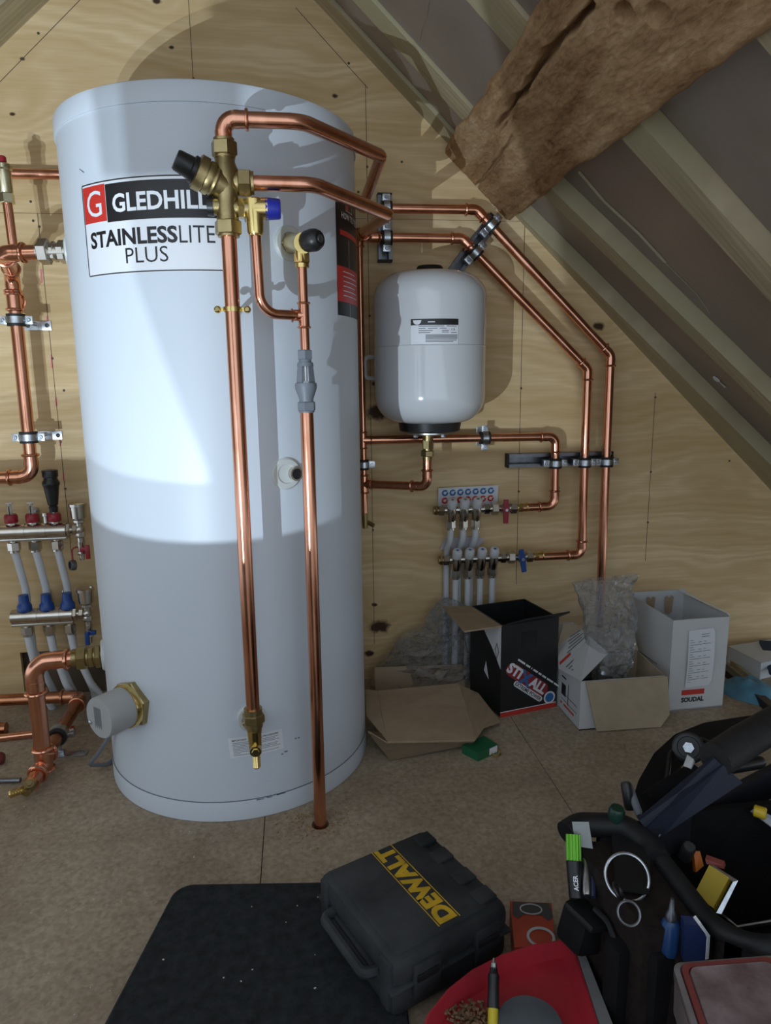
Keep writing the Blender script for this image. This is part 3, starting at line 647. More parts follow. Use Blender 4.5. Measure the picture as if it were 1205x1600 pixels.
for k in range(4):
    a = PI/4+k*PI/2; c, s = math.cos(a), math.sin(a)
    for e0, e1 in ((-.42, .42),):
        P = []
        for z, rr_ in ((.837, .0137), (.808, .0165)):
            for e in (e0, e1):
                P.append(V(DX+rr_*math.cos(a+e), DY+rr_*math.sin(a+e), z)); P.append(V(DX+(rr_-.003)*math.cos(a+e), DY+(rr_-.003)*math.sin(a+e), z))
        m.add(P, [(0, 2, 6, 4), (1, 5, 7, 3), (0, 4, 5, 1), (2, 3, 7, 6), (0, 1, 3, 2), (4, 6, 7, 5)])
m.build('cage', GREYP, td)
m = MB(); m.cyl((DX, DY, .838), (DX, DY, .812), .0062, .0050); [m.box((DX+.009*math.cos(a), DY+.009*math.sin(a), .8225), (.0016, .0016, .03)) for a in (3.6, 4.2, 4.7, 5.2, 5.8)]; m.build('nozzle', WHITEP, td)
m = MB(); m.lathe((DX, DY, .809), (0, 0, -1), [(0, .013), (0, .0178), (.004, .0182), (.009, .0178), (.026, .0118), (.032, .0118)], 28); m.build('funnel', GREYP, td)
m = MB(); m.nut((DX, DY, .7785), (DX, DY, .7635), .0155, .2); m.cyl((DX, DY, .7635), (DX, DY, .761), .013); m.build('bottom_nut', GREYP, td)
dp = thing('discharge_pipe', 'straight copper pipe from the grey tundish down through the floor', 'pipe', (DX, DY, -.02))
run(dp, [(DX, DY, .772), (DX, DY, -.03)], .0113)

# ------------------------------------------------------------------ clamps and rails
def clamp(c, ax, ear, r, label, back=None, rail=False, group=None, w=.018, mount=None):
    c = Vector(c); ax = Vector(ax).normalized(); ear = Vector(ear).normalized(); nrm = ax.cross(ear).normalized()
    if nrm.y > 0: nrm = -nrm
    t = thing('pipe_clamp', label, 'pipe clamp', c, group)
    m = MB(); m.lathe(c-ax*(w*.72), ax, [(0, r*1.01), (0, r+.0055), (w*1.44, r+.0055), (w*1.44, r*1.01)], 24, cap=False); m.build('rubber_lining', RUBBER, t)
    m = MB(); m.lathe(c-ax*(w*.4), ax, [(0, r+.0050), (0, r+.0072), (w*.8, r+.0072), (w*.8, r+.0050)], 24, cap=False)
    R3 = Matrix((ear, ax, nrm)).transposed()
    for s in (-1, 1): m.box(c+ear*s*(r+.0125)+nrm*.001, (.017, w, .0045), R3, .0008)
    m.build('band', STEEL, t)
    for s in (-1, 1):
        q = c+ear*s*(r+.0135)+nrm*.003
        m = MB(); m.lathe(q, nrm, [(0, .0045), (.003, .0045), (.004, .0035), (.004, .002), (.002, .001)], 12); m.build('screw', STEEL, t)
    if mount == 'stem':
        m = MB(); m.cyl(c-nrm*(r+.005), V(c.x, 0, c.z)-nrm*-.0, .0045); m.box(V(c.x, -.0015, c.z), (.02, .003, .05), None, .0008); m.build('bracket', STEEL, t)
    if rail:
        m = MB(); m.box(c-nrm*(r+.0075), (r*2+.036, w*1.1, .004), R3); [m.box(c+ear*s*(r+.0125)-nrm*((r+.0075)/2), (.012, w*.9, r+.0045), R3) for s in (-1, 1)]; m.build('saddle', DARKSTEEL, t)
    return t
def channel(a, b, w, dep, label, holes=True):
    """slotted U channel lying on the wall from a to b (open side to the room)"""
    a, b = Vector(a), Vector(b); d = (b-a).normalized(); n = V(0, -1, 0); e = d.cross(n).normalized(); L = (b-a).length; mid = (a+b)/2
    t = thing('mounting_rail', label, 'mounting rail', mid); R3 = Matrix((d, e, n)).transposed()
    m = MB(); m.box(mid+n*.001, (L, w, .002), R3)
    for s in (-1, 1): m.box(mid+e*s*(w/2)+n*dep/2, (L, .002, dep), R3); m.box(mid+e*s*(w/2-.004)+n*dep, (L, .008, .002), R3)
    m.build('channel', DARKSTEEL, t)
    for q in (a, b):
        m = MB(); m.box(q+n*(dep/2+.001), (.005, w+.003, dep+.003), R3, .0006); m.build('end_cap', RUBBER, t)
    return t
channel((.232, 0, 1.253), (.232, 0, 1.100), .032, .022, 'short upright black rail on the wall, beside the bent pipes')
e1, e2 = V(.500, WY, 1.166), V(.468, WY, 1.100)
d45 = V(.719, 0, -.694)
clamp((.232, WY, 1.2137), (1, 0, 0), (0, 0, 1), .0112, 'upper clamp on the short upright rail', rail=True)
clamp((.232, WY, 1.1477), (1, 0, 0), (0, 0, 1), .0112, 'lower clamp on the short upright rail', rail=True)
pu = on_wall(769, 363, WY); pl_ = on_wall(757, 396, WY)
pu = V(.452, WY, 1.2145)+d45*.0505; pl_ = V(.417, WY, 1.1485)+d45*.047
dr = (pu-pl_).normalized(); dr = V(.62, 0, .785)
ra = V(pu.x, 0, pu.z)+dr*.03; channel(ra, ra-dr*.20, .032, .022, 'slanted black rail on the wall behind the white expansion vessel')
clamp(pu, d45, d45.cross(V(0, 1, 0)), .0112, 'upper clamp on the slanted rail, below the beam end', rail=True)
clamp(pl_, d45, d45.cross(V(0, 1, 0)), .0112, 'lower clamp on the slanted rail, just above the vessel', rail=True)
hz = on_wall(885, 724, 0).z
channel((.553, 0, .598), (.842, 0, .598), .034, .022, 'long horizontal black rail on the wall holding three pipes')
for x, l in ((.672, 'left'), (.7525, 'middle'), (.8135, 'right')): clamp((x, WY, .592), (0, 0, 1), (1, 0, 0), .0112, l+' clamp of three on the long horizontal rail', rail=True)
clamp((.4805, WY, .663), (1, 0, 0), (0, 0, 1), .0108, 'steel wall clamp on the level pipe right of the vessel foot', mount='stem')
clamp((.1665, WY, .602), (0, 0, 1), (1, 0, 0), .0078, 'small wall clamp on the thin drop pipe beside the cylinder', mount='stem')

# ------------------------------------------------------------------ expansion vessel
EX, EY, ER = .317, -.152, .1305
ev = thing('expansion_vessel', 'white rounded expansion vessel with black top cap and black skirt', 'expansion vessel', (EX, EY, .69))
def arcp(r0, z0, r1, z1, n=8, up=True):
    return [(z0+(z1-z0)*math.sin(PI/2*k/n) if up else z0+(z1-z0)*(1-math.cos(PI/2*k/n)), r0+(r1-r0)*(1-math.cos(PI/2*k/n)) if up else r0+(r1-r0)*math.sin(PI/2*k/n)) for k in range(n+1)]
prof = [(.712, .06)]+[(.712+.065*(1-math.cos(PI/2*k/10)), .068+(ER-.068)*math.sin(PI/2*k/10)) for k in range(11)]+[(.8845, ER), (.886, ER+.0012), (.8875, ER)]+[(.995+.056*math.sin(PI/2*k/10), .070+(ER-.070)*math.cos(PI/2*k/10)) for k in range(11)]+[(1.053, .03), (1.054, .001)]
m = MB(); m.lathe((EX, EY, 0), (0, 0, 1), prof, 72); m.build('shell', GLOSSWHITE, ev)
m = MB(); m.lathe((EX, EY, 1.050), (0, 0, 1), [(0, .034), (.012, .031), (.017, .028), (.017, .001)], 28); m.build('top_cap', BLACKP, ev)
m = MB(); m.lathe((EX, EY, .690), (0, 0, 1), [(0, .066), (.003, .0715), (.026, .0755), (.030, .07)], 48); m.build('skirt', BLACKP, ev)
m = MB(); m.lathe((EX, EY, .684), (0, 0, 1), [(0, .05), (.002, .056), (.007, .056)], 36); m.build('base_plate', STEEL, ev)
for a in (3.7, 5.3): m = MB(); m.nut((EX+.045*math.cos(a), EY+.045*math.sin(a), .684), (EX+.045*math.cos(a), EY+.045*math.sin(a), .678), .006); m.build('bolt', STEEL, ev)
m = MB(); m.cyl((EX-.004, EY, .686), (EX-.005, EY, .668), .013); m.nut((EX-.005, EY, .672), (EX-.005, EY, .648), .0135); m.nut((EX-.0055, EY, .645), (EX-.006, EY, .630), .0160, .4); m.cyl((EX-.005, EY, .66), (EX-.006, EY, .622), .0115); m.build('connector', BRASS, ev)
def vl(u, v, d=.0004):
    a = math.radians(264)+u/ER; return V(EX+(ER+d)*math.cos(a), EY+(ER+d)*math.sin(a), .887+v)
vb = MB(); patch(vb, lambda u, v: vl(u, v, .0014), -.052, .052, 0, .052, 16); vb = vb.build('rating_label', LABELW, ev)
V2 = lambda u, v: vl(u, v, .0018); V3 = lambda u, v: vl(u, v, .0022)
prt(INK, lambda mm: (patch(mm, V2, -.052, .052, .040, .053, 16), lettering(mm, 'CE', .0045, .009, V2, .040, .031, .0)), 'black_band', vb)
def smallp(mm):
    for k, (a, b, v) in enumerate(((-.035, .02, .0370), (.025, .048, .0370), (-.035, -.02, .0322), (-.015, .005, .0322), (.01, .025, .0322), (-.035, -.005, .0277), (.015, .03, .0277), (-.035, -.01, .0235), (.015, .03, .0242), (.035, .048, .0235), (-.02, .05, .0185), (-.02, .05, .0160), (-.02, .05, .0135), (-.02, .05, .0110), (-.02, .048, .0075), (-.02, .04, .0045))): patch(mm, V2, a, b, v, v+.0016, 6)
prt(INKGREY, smallp, 'small_print', vb)
def badge(mm):
    P = [V3(-.047, .0505), V3(-.029, .0505)]+[V3(-.038+.009*math.cos(a), .0495-.0085*math.sin(a)) for a in [PI*k/8 for k in range(9)]][1:-1]
    mm.add(P, [tuple([0, 1]+list(range(2, len(P))))]); patch(mm, V3, -.015, .0, .0455, .0475, 3)
prt(LABELW, badge, 'badge', vb)
m = MB(); bx = [(.186, -.012, .875), (.186, -.045, .875), (.186, -.045, .822), (.186, -.012, .822)]
bx = [(.196, WY, .868), (.174, WY, .868), (.174, WY, .817), (.196, WY, .817)]
m.tube(fillet([(.23, WY+.01, .868)]+bx[:4]+[(.23, WY+.01, .817)], .012), .0055, 10); m.build('wall_bracket', WHITEP, ev)
m = MB(); m.box((.25, -.012, .843), (.10, .02, .045), None, .003); m.build('wall_plate', WHITEP, ev)

# ------------------------------------------------------------------ manifolds on the right
def right_manifold(x0, n, z, hx, hm, label, vlabel, pipe_to, dx=.0335, hc=None):
    t = thing('pipe_manifold', label, 'manifold', (x0, WY, z))
    m = MB(); m.cyl((x0-.030, WY, z), (x0+dx*n-.004, WY, z), .0115); m.nut((x0-.034, WY, z), (x0-.018, WY, z), .0145); m.build('body', NICKEL, t)
    m = MB(); m.cyl((x0-.034, WY, z), (x0-.046, WY, z), .0105); m.nut((x0-.036, WY, z), (x0-.043, WY, z), .013); m.build('end_plug', BRASS, t)
    for k in range(n):
        x = x0+dx*k
        m = MB(); m.lathe((x, WY-.012, z+.012), (0, .25, -1), [(0, .010), (.016, .0135), (.035, .0120), (.045, .0095)], 20); m.ball((x, WY, z), .0155); m.build('valve_port', NICKEL, t)
        h = V(0, -.45, .9).normalized(); q = V(x, WY-.010, z+.006)
        m = MB(); m.lathe(q, h, [(0, .0095), (.004, .0125), (.020, .0130), (.026, .0115), (.0275, .008), (.0275, .001)], 18); wc = m.build('white_cap', WHITEP, t)
        m = MB(); m.lathe(q+h*.0275, h, [(0, .004), (.0004, .001)], 12); m.build('cap_mark', BLUEINK if n == 4 else INKGREY, wc)
        m = MB(); m.nut((x, WY, z-.026), (x, WY, z-.048), .0135, .2*k); m.cyl((x, WY, z-.045), (x, WY, z-.053), .0115); m.build('union_nut', NICKEL, t)
    xa = x0+dx*n-.012
    v = thing('ball_valve', vlabel, 'valve', (hx, WY, z))
    m = MB(); m.nut((xa, WY, z), (xa+.014, WY, z), .0150); m.cyl((xa, WY, z), (hx+.030, WY, z), .0115); m.nut((xa+.020, WY, z), (xa+.038, WY, z), .0175, .3); m.ball((hx, WY, z), .0165); m.nut((hx+.014, WY, z), (hx+.032, WY, z), .0160, .1); m.build('body', NICKEL, v)
    m = MB(); m.nut((hx+.036, WY, z), (hx+.048, WY, z), .0125); m.cyl((hx+.030, WY, z), (hx+.060, WY, z), .0105); m.ring((hx+.060, WY, z), (1, 0, 0), .011, .002); m.build('brass_adapter', BRASS_BRIGHT, v)
    tilt = V(.16 if hm is BLUEP else .0, 0, -1).normalized()
    m = MB(); hc = V(hx-.004, WY-.022, z)
    for s, L in ((-1, .026), (1, .036)):
        e = tilt*s*L; sd = tilt.cross(V(0, 1, 0))*.0075
        m.hexa([hc-sd, hc+sd, hc+e+sd*.8, hc+e-sd*.8], [p+V(0, -.006, 0) for p in (hc-sd, hc+sd, hc+e+sd*.8, hc+e-sd*.8)])
    m.cyl(hc+V(0, .012, 0), hc+V(0, -.008, 0), .0085); m.build('handle', hm, v)
    m = MB(); m.nut(hc+V(0, -.007, 0), hc+V(0, -.011, 0), .0045); m.build('handle_screw', STEEL, v)
    return [x0+dx*k for k in range(n)]
ux = right_manifold(.3925, 3, .4775, .5375, REDP, 'three port chromed manifold with white caps under the sticker sheet', 'ball valve with red butterfly handle', None)
lx = right_manifold(.4065, 4, .3435, .5850, BLUEP, 'four port chromed manifold with white caps below the other', 'ball valve with blue butterfly handle', None)
for k, x in enumerate(ux):
    single(MB().tube(fillet([(x, WY, .431), (x, WY, .40), (x-.004, -.018, .36), (x-.006, -.018, -.01)], .05), .0085, 14).build('plastic_pipe', PIPEW), ('left', 'middle', 'right')[k]+' white plastic pipe of the three port manifold', 'pipe')
for k, x in enumerate(lx):
    single(MB().tube(fillet([(x, WY, .297), (x, WY, .1), (x-.004, WY-.004, -.01)], .05), .0085, 14).build('plastic_pipe', PIPEW), ('leftmost', 'second', 'third', 'rightmost')[k]+' white plastic pipe of the four port manifold', 'pipe')
# sticker sheet with seven blue and seven red rings
sh = thing('sticker_sheet', 'white sheet of seven blue and seven red round stickers on the wall', 'sticker sheet', (.445, -.01, .47))
def shm(u, v, d=0): return V(.367+u, -.006-.010*math.sin(v*14)-d, .462+v+u*.02)
m = MB()
P = [[shm(.163*i/6, .068*j/6) for i in range(7)] for j in range(7)]
m.add([p for r_ in P for p in r_], [(j*7+i, j*7+i+1, (j+1)*7+i+1, (j+1)*7+i) for j in range(6) for i in range(6)]); m.build('sheet', PAPER, sh)
for row, mt in ((.054, BLUEINK), (.033, REDINK)):
    for k in range(7):
        u0 = .018+k*.0208; mm = MB(); N = 20; vv = []
        for i in range(N):
            a = 2*PI*i/N; vv += [shm(u0+.0088*math.cos(a), row+.0088*math.sin(a), .0006), shm(u0+.0040*math.cos(a), row+.0040*math.sin(a), .0006)]
        mm.add(vv, [(2*i, 2*i+1, (2*i+3) % (2*N), (2*i+2) % (2*N)) for i in range(N) if i != 1]); mm.build('round_sticker', mt, sh)
m = MB(); m.slab([(.372, -.010, .362), (.388, -.006, .392), (.47, -.006, .393), (.495, -.010, .386), (.48, -.010, .366)], .001)
single(m.build('backing_paper', mat('peeled_paper', (.50, .50, .56), .6)), 'crumpled pale paper tucked behind the four port manifold', 'paper')

# ================================================================== pipework left of the cylinder
# upper return: fitting on the cylinder, elbow, air vent above, pipe with two wall clamps below
uf = thing('tank_connector', 'nickel plated compression connector on the upper left of the cylinder', 'pipe fitting', (-.45, -.32, 1.06))
q0 = V(-.412, -.330, 1.0615)
m = MB(); m.cyl(q0+V(.006, 0, 0), (-.478, -.320, 1.061), .0165); m.build('body', NICKEL, uf)
for a, b, r in ((-.424, -.438, .0215), (-.442, -.450, .0190), (-.455, -.474, .0240)): MB().nut((a, -.325, 1.0612), (b, -.323, 1.0612), r, .25).build('hex_nut', NICKEL, uf)
PX, PY = -.608, -.105
lp = thing('return_pipe', 'thick copper pipe on the left wall between the two wall clamps, elbow at its foot', 'pipe', (PX, PY, .58))
run(lp, [(-.470, -.320, 1.061), (-.548, -.305, 1.0605), (-.600, -.125, 1.055)], .0142, bend=.03)
run(lp, [(-.599, -.130, 1.055), (PX, PY, 1.045), (PX-.002, PY, .603), (PX-.25, PY, .597)], .0142, bend=.028)
tee(lp, (PX-.001, PY, .995), (0, 0, 1), (0, 1, 0), .0138, .022)
av = thing('air_vent', 'brass automatic air vent with red cap on a thin copper riser at the left edge', 'air vent', (-.573, -.185, 1.07))
run(av, [(-.569, -.188, 1.075), (-.573, -.185, 1.185)], .0095)
m = MB(); m.nut((-.5735, -.185, 1.178), (-.5735, -.185, 1.198), .0155); m.lathe((-.574, -.185, 1.196), (0, 0, 1), [(0, .0120), (.004, .0145), (.045, .0150), (.048, .0175), (.056, .0175), (.058, .015)], 24); m.build('body', mat('pale_brass', (.66, .60, .40), .25, 1), av)
m = MB(); m.lathe((-.574, -.185, 1.253), (0, 0, 1), [(0, .0085), (.014, .0080), (.016, .006), (.016, .001)], 20); m.build('red_cap', REDP, av)
hp = thing('wall_pipe', 'level copper pipe running behind the upper left of the cylinder', 'pipe', (-.6, -.03, 1.28))
pz = on_wall(55, 272, -.035).z
run(hp, [(-.86, -.035, pz), (-.37, -.035, pz)], .0108)
for z, l in ((.953, 'upper'), (.693, 'lower')):
    c = V(PX-.001, PY, z)
    t = clamp(c, (0, 0, 1), (1, 0, .0), .0142, l+' wall clamp on the thick pipe left of the cylinder')
    m = MB(); m.cyl(c+V(.0, .018, 0), (c.x+.004, -.004, z), .005); m.box((c.x+.010, -.0025, z-.004), (.062, .004, .022), None, .0012); m.build('wall_bracket', STEEL, t)
    for dx in (.032, -.012): MB().lathe((c.x+dx, -.004, z-.004), (0, -1, 0), [(0, .0052), (.002, .0052), (.003, .003), (.001, .001)], 12).build('screw', DARKSTEEL, t)

# lower connection: brass fitting, big elbow, tee with drain, pipe back to the wall
lf = thing('tank_connector', 'brass compression connector low on the left of the cylinder', 'pipe fitting', (-.44, -.385, .262))
m = MB(); m.cyl((-.405, -.380, .262), (-.470, -.384, .2615), .0185); m.build('body', BRASS, lf)
for a, b, r in ((-.413, -.424, .0250), (-.427, -.438, .0225), (-.441, -.460, .0260)): MB().nut((a, -.382, .262), (b, -.383, .2615), r, .25).build('hex_nut', BRASS, lf)
BX, BY = -.547, -.385
bp_ = thing('feed_pipe', 'heavy copper pipe elbowing down from the brass connector to a tee near the floor', 'pipe', (BX, BY, .03))
run(bp_, [(-.462, -.384, .2612), (BX, BY, .259), (BX, BY, .055)], .0162, bend=.042)
tee(bp_, (BX, BY, .045), (0, 0, 1), (0, 1, 0), .0158, .026)
run(bp_, [(BX, BY, .040), (BX-.002, BY-.003, .030), (BX-.004, BY-.062, .026)], .0150, bend=.02)
m = MB(); m.cyl((BX-.004, BY-.048, .0268), (BX-.008, BY-.085, .0248), .0135, .0115); m.cyl((BX-.007, BY-.075, .026), (BX+.001, BY-.085, .040), .0085); m.nut((BX+.000, BY-.083, .038), (BX+.002, BY-.087, .043), .006); m.build('drain_cock', BRASS, bp_)
m = MB(); m.lathe((BX-.008, BY-.078, .0255), V(-.9, -.35, -.10), [(0, .0080)]+[(.004+.005*k+e, .0082 if e else .0062) for k in range(5) for e in (0, .004)]+[(.031, .006)], 14); m.build('hose_tail', BRASS_BRIGHT, bp_)
bk = thing('floor_pipe', 'tarnished copper pipe near the floor running back from the tee, then left along the wall', 'pipe', (BX, -.2, .02))
run(bk, [(BX, BY+.03, .0455), (-.5505, -.102, .0505), (-.86, -.102, .0560)], .0142, bend=.024, mt=COPPER_DULL)
fc = thing('floor_clamp', 'round pipe clamp standing on a steel foot plate beside the lower left pipe', 'pipe clamp', (-.543, -.285, 0))
c = V(-.5478, -.29, .0468)
m = MB(); m.lathe(c-V(0, .012, 0), (0, 1, 0), [(0, .0145), (0, .0205), (.024, .0205), (.024, .0145)], 28, cap=False); m.build('rubber_lining', RUBBER, fc)
m = MB(); m.lathe(c-V(0, .008, 0), (0, 1, 0), [(0, .0207), (0, .0228), (.016, .0228), (.016, .0207)], 28, cap=False); m.box(c+V(.028, 0, 0), (.014, .014, .010), None, .001); m.build('band', STEEL, fc)
MB().lathe(c+V(.030, -.0, .004), (0, 0, 1), [(0, .005), (.006, .005), (.008, .003), (.006, .001)], 12).build('screw', STEEL, fc)
m = MB(); m.cyl(c-V(0, 0, .022), (c.x, c.y, .003), .0048); m.nut((c.x, c.y, .003), (c.x, c.y, .011), .0105); m.box((c.x+.022, c.y-.004, .0015), (.075, .022, .003), None, .001); m.build('foot', STEEL, fc)
MB().ring((c.x+.048, c.y-.004, .0030), (0, 0, 1), .0035, .0010, 14, 6).build('screw_hole', DARKSTEEL, fc)
sp_ = thing('floor_pipe', 'thin copper pipe lying low along the floor behind the tee', 'pipe', (-.6, -.21, 0))
run(sp_, [(-.85, -.222, .0085), (-.545, -.195, .0105)], .0085)
ce = thing('pipe_end', 'open end of a thick copper pipe poking in at the left edge near the floor', 'pipe', (-.7, -.2, 0))
p = on_floor(0, 1160, .02)
m = MB(); e = on_wall(10, 1138, -.17); m.tube([e+V(-.15, 0, .0), e], .0142, 18); m.build('pipe', COPPER_DULL, ce)
p = on_floor(3, 1186, .012); m = MB(); m.lathe(p+V(-.018, 0, .002), (1, 0, 0), [(0, .012), (.016, .014), (.022, .010), (.022, .001)], 18); single(m.build('red_bung', mat('dark_red', (.16, .02, .02), .4)), 'dark red plastic bung on the floor at the left edge', 'bung')
a_, b_ = on_floor(-25, 1220, .007), on_floor(32, 1219, .007); m = MB(); m.tube([a_, b_], .0055, 14); single(m.build('steel_rod', DARKSTEEL), 'short dark steel rod on the floor at the left edge', 'rod')

# ------------------------------------------------------------------ heating manifolds at the left
MY = -.085
def left_manifold(xa, xb, z, ports, label, top):
    t = thing('heating_manifold', label, 'manifold', ((xa+xb)/2, MY, z))
    m = MB(); m.cyl((xa, MY, z), (xb, MY, z), .0178, n=28); m.box(((xa+xb)/2, MY-.002, z-.0185), (xb-xa, .022, .006), None, .001); m.build('bar', NICKEL, t)
    for x in (ports[0]+.025, ports[1]+.025): m = MB(); m.lathe((x-.006, MY, z), (1, 0, 0), [(0, .0175), (0, .0192), (.012, .0192), (.012, .0175)], 28, cap=False); m.build('joint_band', NICKEL, t)
    m = MB(); m.nut((xb, MY, z), (xb+.009, MY, z), .0175); m.cyl((xb, MY, z), (xb+.03, MY, z), .009); m.nut((xb+.013, MY, z), (xb+.024, MY, z), .0135); m.build('end_union', NICKEL, t)
    for k, x in enumerate(ports):
        m = MB(); m.cyl((x, MY, z-.018), (x, MY, z-.026), .0085); m.nut((x, MY, z-.025), (x, MY, z-.046), .0145, .3*k); m.cyl((x, MY, z-.045), (x, MY, z-.050), .0118); m.build('union_nut', NICKEL, t)
        if top == 'red':
            m = MB(); m.nut((x, MY, z+.016), (x, MY, z+.024), .010); m.build('neck', NICKEL, t)
            m = MB(); m.lathe((x, MY, z+.022), (0, 0, 1), [(0, .0140), (.002, .0150), (.016, .0150), (.020, .0125), (.020, .006)], 14); rc = m.build('red_collar', REDP, t)
            if k < 2:
                m = MB(); m.cyl((x, MY, z+.040), (x, MY, z+.068), .0058); m.build('flow_glass', mat('flow_glass', (.7, .72, .7), .1, trans=.7) if 'flow_glass' not in MATS else MATS['flow_glass'], rc)
                m = MB(); m.cyl((x, MY, z+.068), (x, MY, z+.070), .0085); m.build('glass_cap', CLEARW, rc)
                m = MB(); m.cyl((x, MY-.0065, z+.040), (x, MY-.0065, z+.062), .0012, n=8); m.build('indicator', INK, rc)
        else:
            m = MB(); m.lathe((x, MY, z+.014), (0, 0, 1), [(0, .0150), (.003, .0170), (.014, .0165), (.020, .0125), (.022, .0120), (.040, .0110), (.041, .001)], 16); m.build('blue_cap', BLUEP, t)
    for x in (ports[0]+.027, ports[1]+.022):
        m = MB(); m.box((x, -.012, z), (.016, .02, .055), None, .001); m.box((x, -.045, z+.005), (.012, .06, .004)); m.build('bracket', STEEL, t)
        for dz in (.036, -.036): MB().lathe((x, -.002, z+dz), (0, -1, 0), [(0, .008), (.012, .008), (.014, .005), (.010, .001)], 12).build('bracket_bolt', STEEL, t)
    return t
def vent_drain(x, z, hm, hv, label):
    t = thing('air_vent', label, 'air vent', (x, MY, z-.05))
    m = MB(); m.cyl((x, MY, z-.050), (x, MY, z+.020), .0085); m.nut((x, MY, z-.02), (x, MY, z-.004), .0115); m.ball((x, MY, z), .0125); m.nut((x, MY, z+.016), (x, MY, z+.024), .0125); m.build('tee_body', NICKEL, t)
    m = MB(); m.lathe((x, MY, z+.024), (0, 0, 1), [(0, .0125), (.004, .0170), (.032, .0185), (.033, .0210), (.039, .0210), (.041, .018), (.042, .013), (.042, .001)], 24); m.build('vent_body', NICKEL, t)
    if hv: m = MB(); m.cyl((x+.012, MY, z+.064), (x+.017, MY, z+.068), .005); m.build('vent_cap', NICKEL, t)
    m = MB(); m.cyl((x, MY, z-.030), (x, MY-.002, z-.075), .0095, .0055); m.nut((x, MY, z-.052), (x, MY, z-.062), .0105); m.build('drain_tap', NICKEL, t)
    m = MB(); m.box((x+.010, MY-.014, z-.046), (.020, .010, .010), None, .002); m.box((x+.019 if hm is REDP else x, MY-.020, z-.052 if hm is REDP else z-.058), (.010, .008, .034), None, .002); m.build('handle', hm, t)
    if hm is REDP:
        m = MB(); m.tube(fillet([(x-.004, MY, z-.042), (x-.020, MY-.008, z-.044), (x-.020, MY-.010, z-.078)], .008), .0018, 8); m.build('cap_strap', REDP, t)
        m = MB(); m.lathe((x-.017, MY-.006, z-.086), V(-.75, -.6, .1), [(0, .0125), (.004, .013), (.012, .012), (.012, .009), (.006, .0085), (.006, .001)], 18); m.build('hose_cap', DARKSTEEL, t)
    return t
left_manifold(-.86, -.552, .4695, (-.6755, -.628, -.578), 'upper chromed heating manifold with red flow meter collars', 'red')
left_manifold(-.698, -.556, .2590, (-.668, -.6165, -.568), 'lower chromed heating manifold with blue caps', 'blue')
vent_drain(-.523, .4695, REDP, False, 'nickel air vent and red handled drain at the end of the upper left manifold')
vent_drain(-.524, .2590, BLUEP, True, 'nickel air vent and blue handled drain at the end of the lower left manifold')
x = -.578; g = thing('balancing_key', 'black plastic adjusting key standing on the right flow meter of the upper left manifold', 'tool', (x, MY, .51))
m = MB(); m.cyl((x, MY, .505), (x, MY, .520), .005); m.build('stem', NICKEL, g)
m = MB(); m.lathe((x, MY, .514), (0, 0, 1), [(0, .0090), (.012, .0105), (.015, .0085), (.018, .0115), (.055, .0165), (.062, .0175), (.066, .0195), (.071, .0195), (.078, .0155), (.083, .0150), (.084, .0175), (.098, .0180), (.100, .017), (.100, .001)], 14); m.build('grip', BLACKP, g)
m = MB(); m.lathe((x-.020, MY, .488), (0, 0, 1), [(0, .005), (.016, .005), (.017, .0075), (.024, .0075), (.026, .004)], 10); single(m.build('bleed_screw', NICKEL), 'small nickel bleed screw on the upper left manifold', 'screw')
for k, (x, xe) in enumerate(zip((-.6755, -.628, -.578), (-.662, -.612, -.562))):
    single(MB().tube(fillet([(x, MY, .421), (x+.001, MY+.006, .40), (x+.003, -.0545, .32), (x+.003, -.050, .16), (x+.03, -.012, .02), (x+.03, -.008, -.02)], .05), .0088, 14).build('plastic_pipe', PIPEW), ('left', 'middle', 'right')[k]+' white plastic pipe hanging from the upper left manifold', 'pipe')
for k, x in enumerate((-.668, -.6165, -.568)):
    single(MB().tube(fillet([(x, MY, .211), (x+.004, MY, .17), (x+.012+.010*k, -.072, .07), (x+.030+.022*k, -.045, -.02)], .08), .0088, 14).build('plastic_pipe', PIPEW), ('left', 'middle', 'right')[k]+' white plastic pipe hanging from the lower left manifold', 'pipe')

# ================================================================== cartons by the wall
KRAFT = mat('kraft_card', (.38, .285, .185), .75, scale=25, var=.12, stretch=(1, 1, 6), bump=.08, bscale=120)
KRAFT2 = mat('kraft_card_pale', (.42, .34, .235), .75, scale=25, var=.10, bump=.08, bscale=120)
WCARD = mat('white_card', (.60, .62, .63), .6, scale=6, var=.06)
BCARD = mat('black_card', (.012, .013, .014), .5, scale=30, var=.3)
ORANGERED = mat('print_red', (.55, .045, .03), .5)
def panel(t, name, q, th, mt, label=None):
    return MB().slab(q, th).build(name, mt, t, label)
def face(o, ux, vx, nrm, d=.0006):
    """mapping for print on a carton face"""
    o = Vector(o); ux = Vector(ux).normalized(); vx = Vector(vx).normalized(); nrm = Vector(nrm).normalized()
    return lambda u, v, e=0.0: o+ux*u+vx*v+nrm*(d+e)
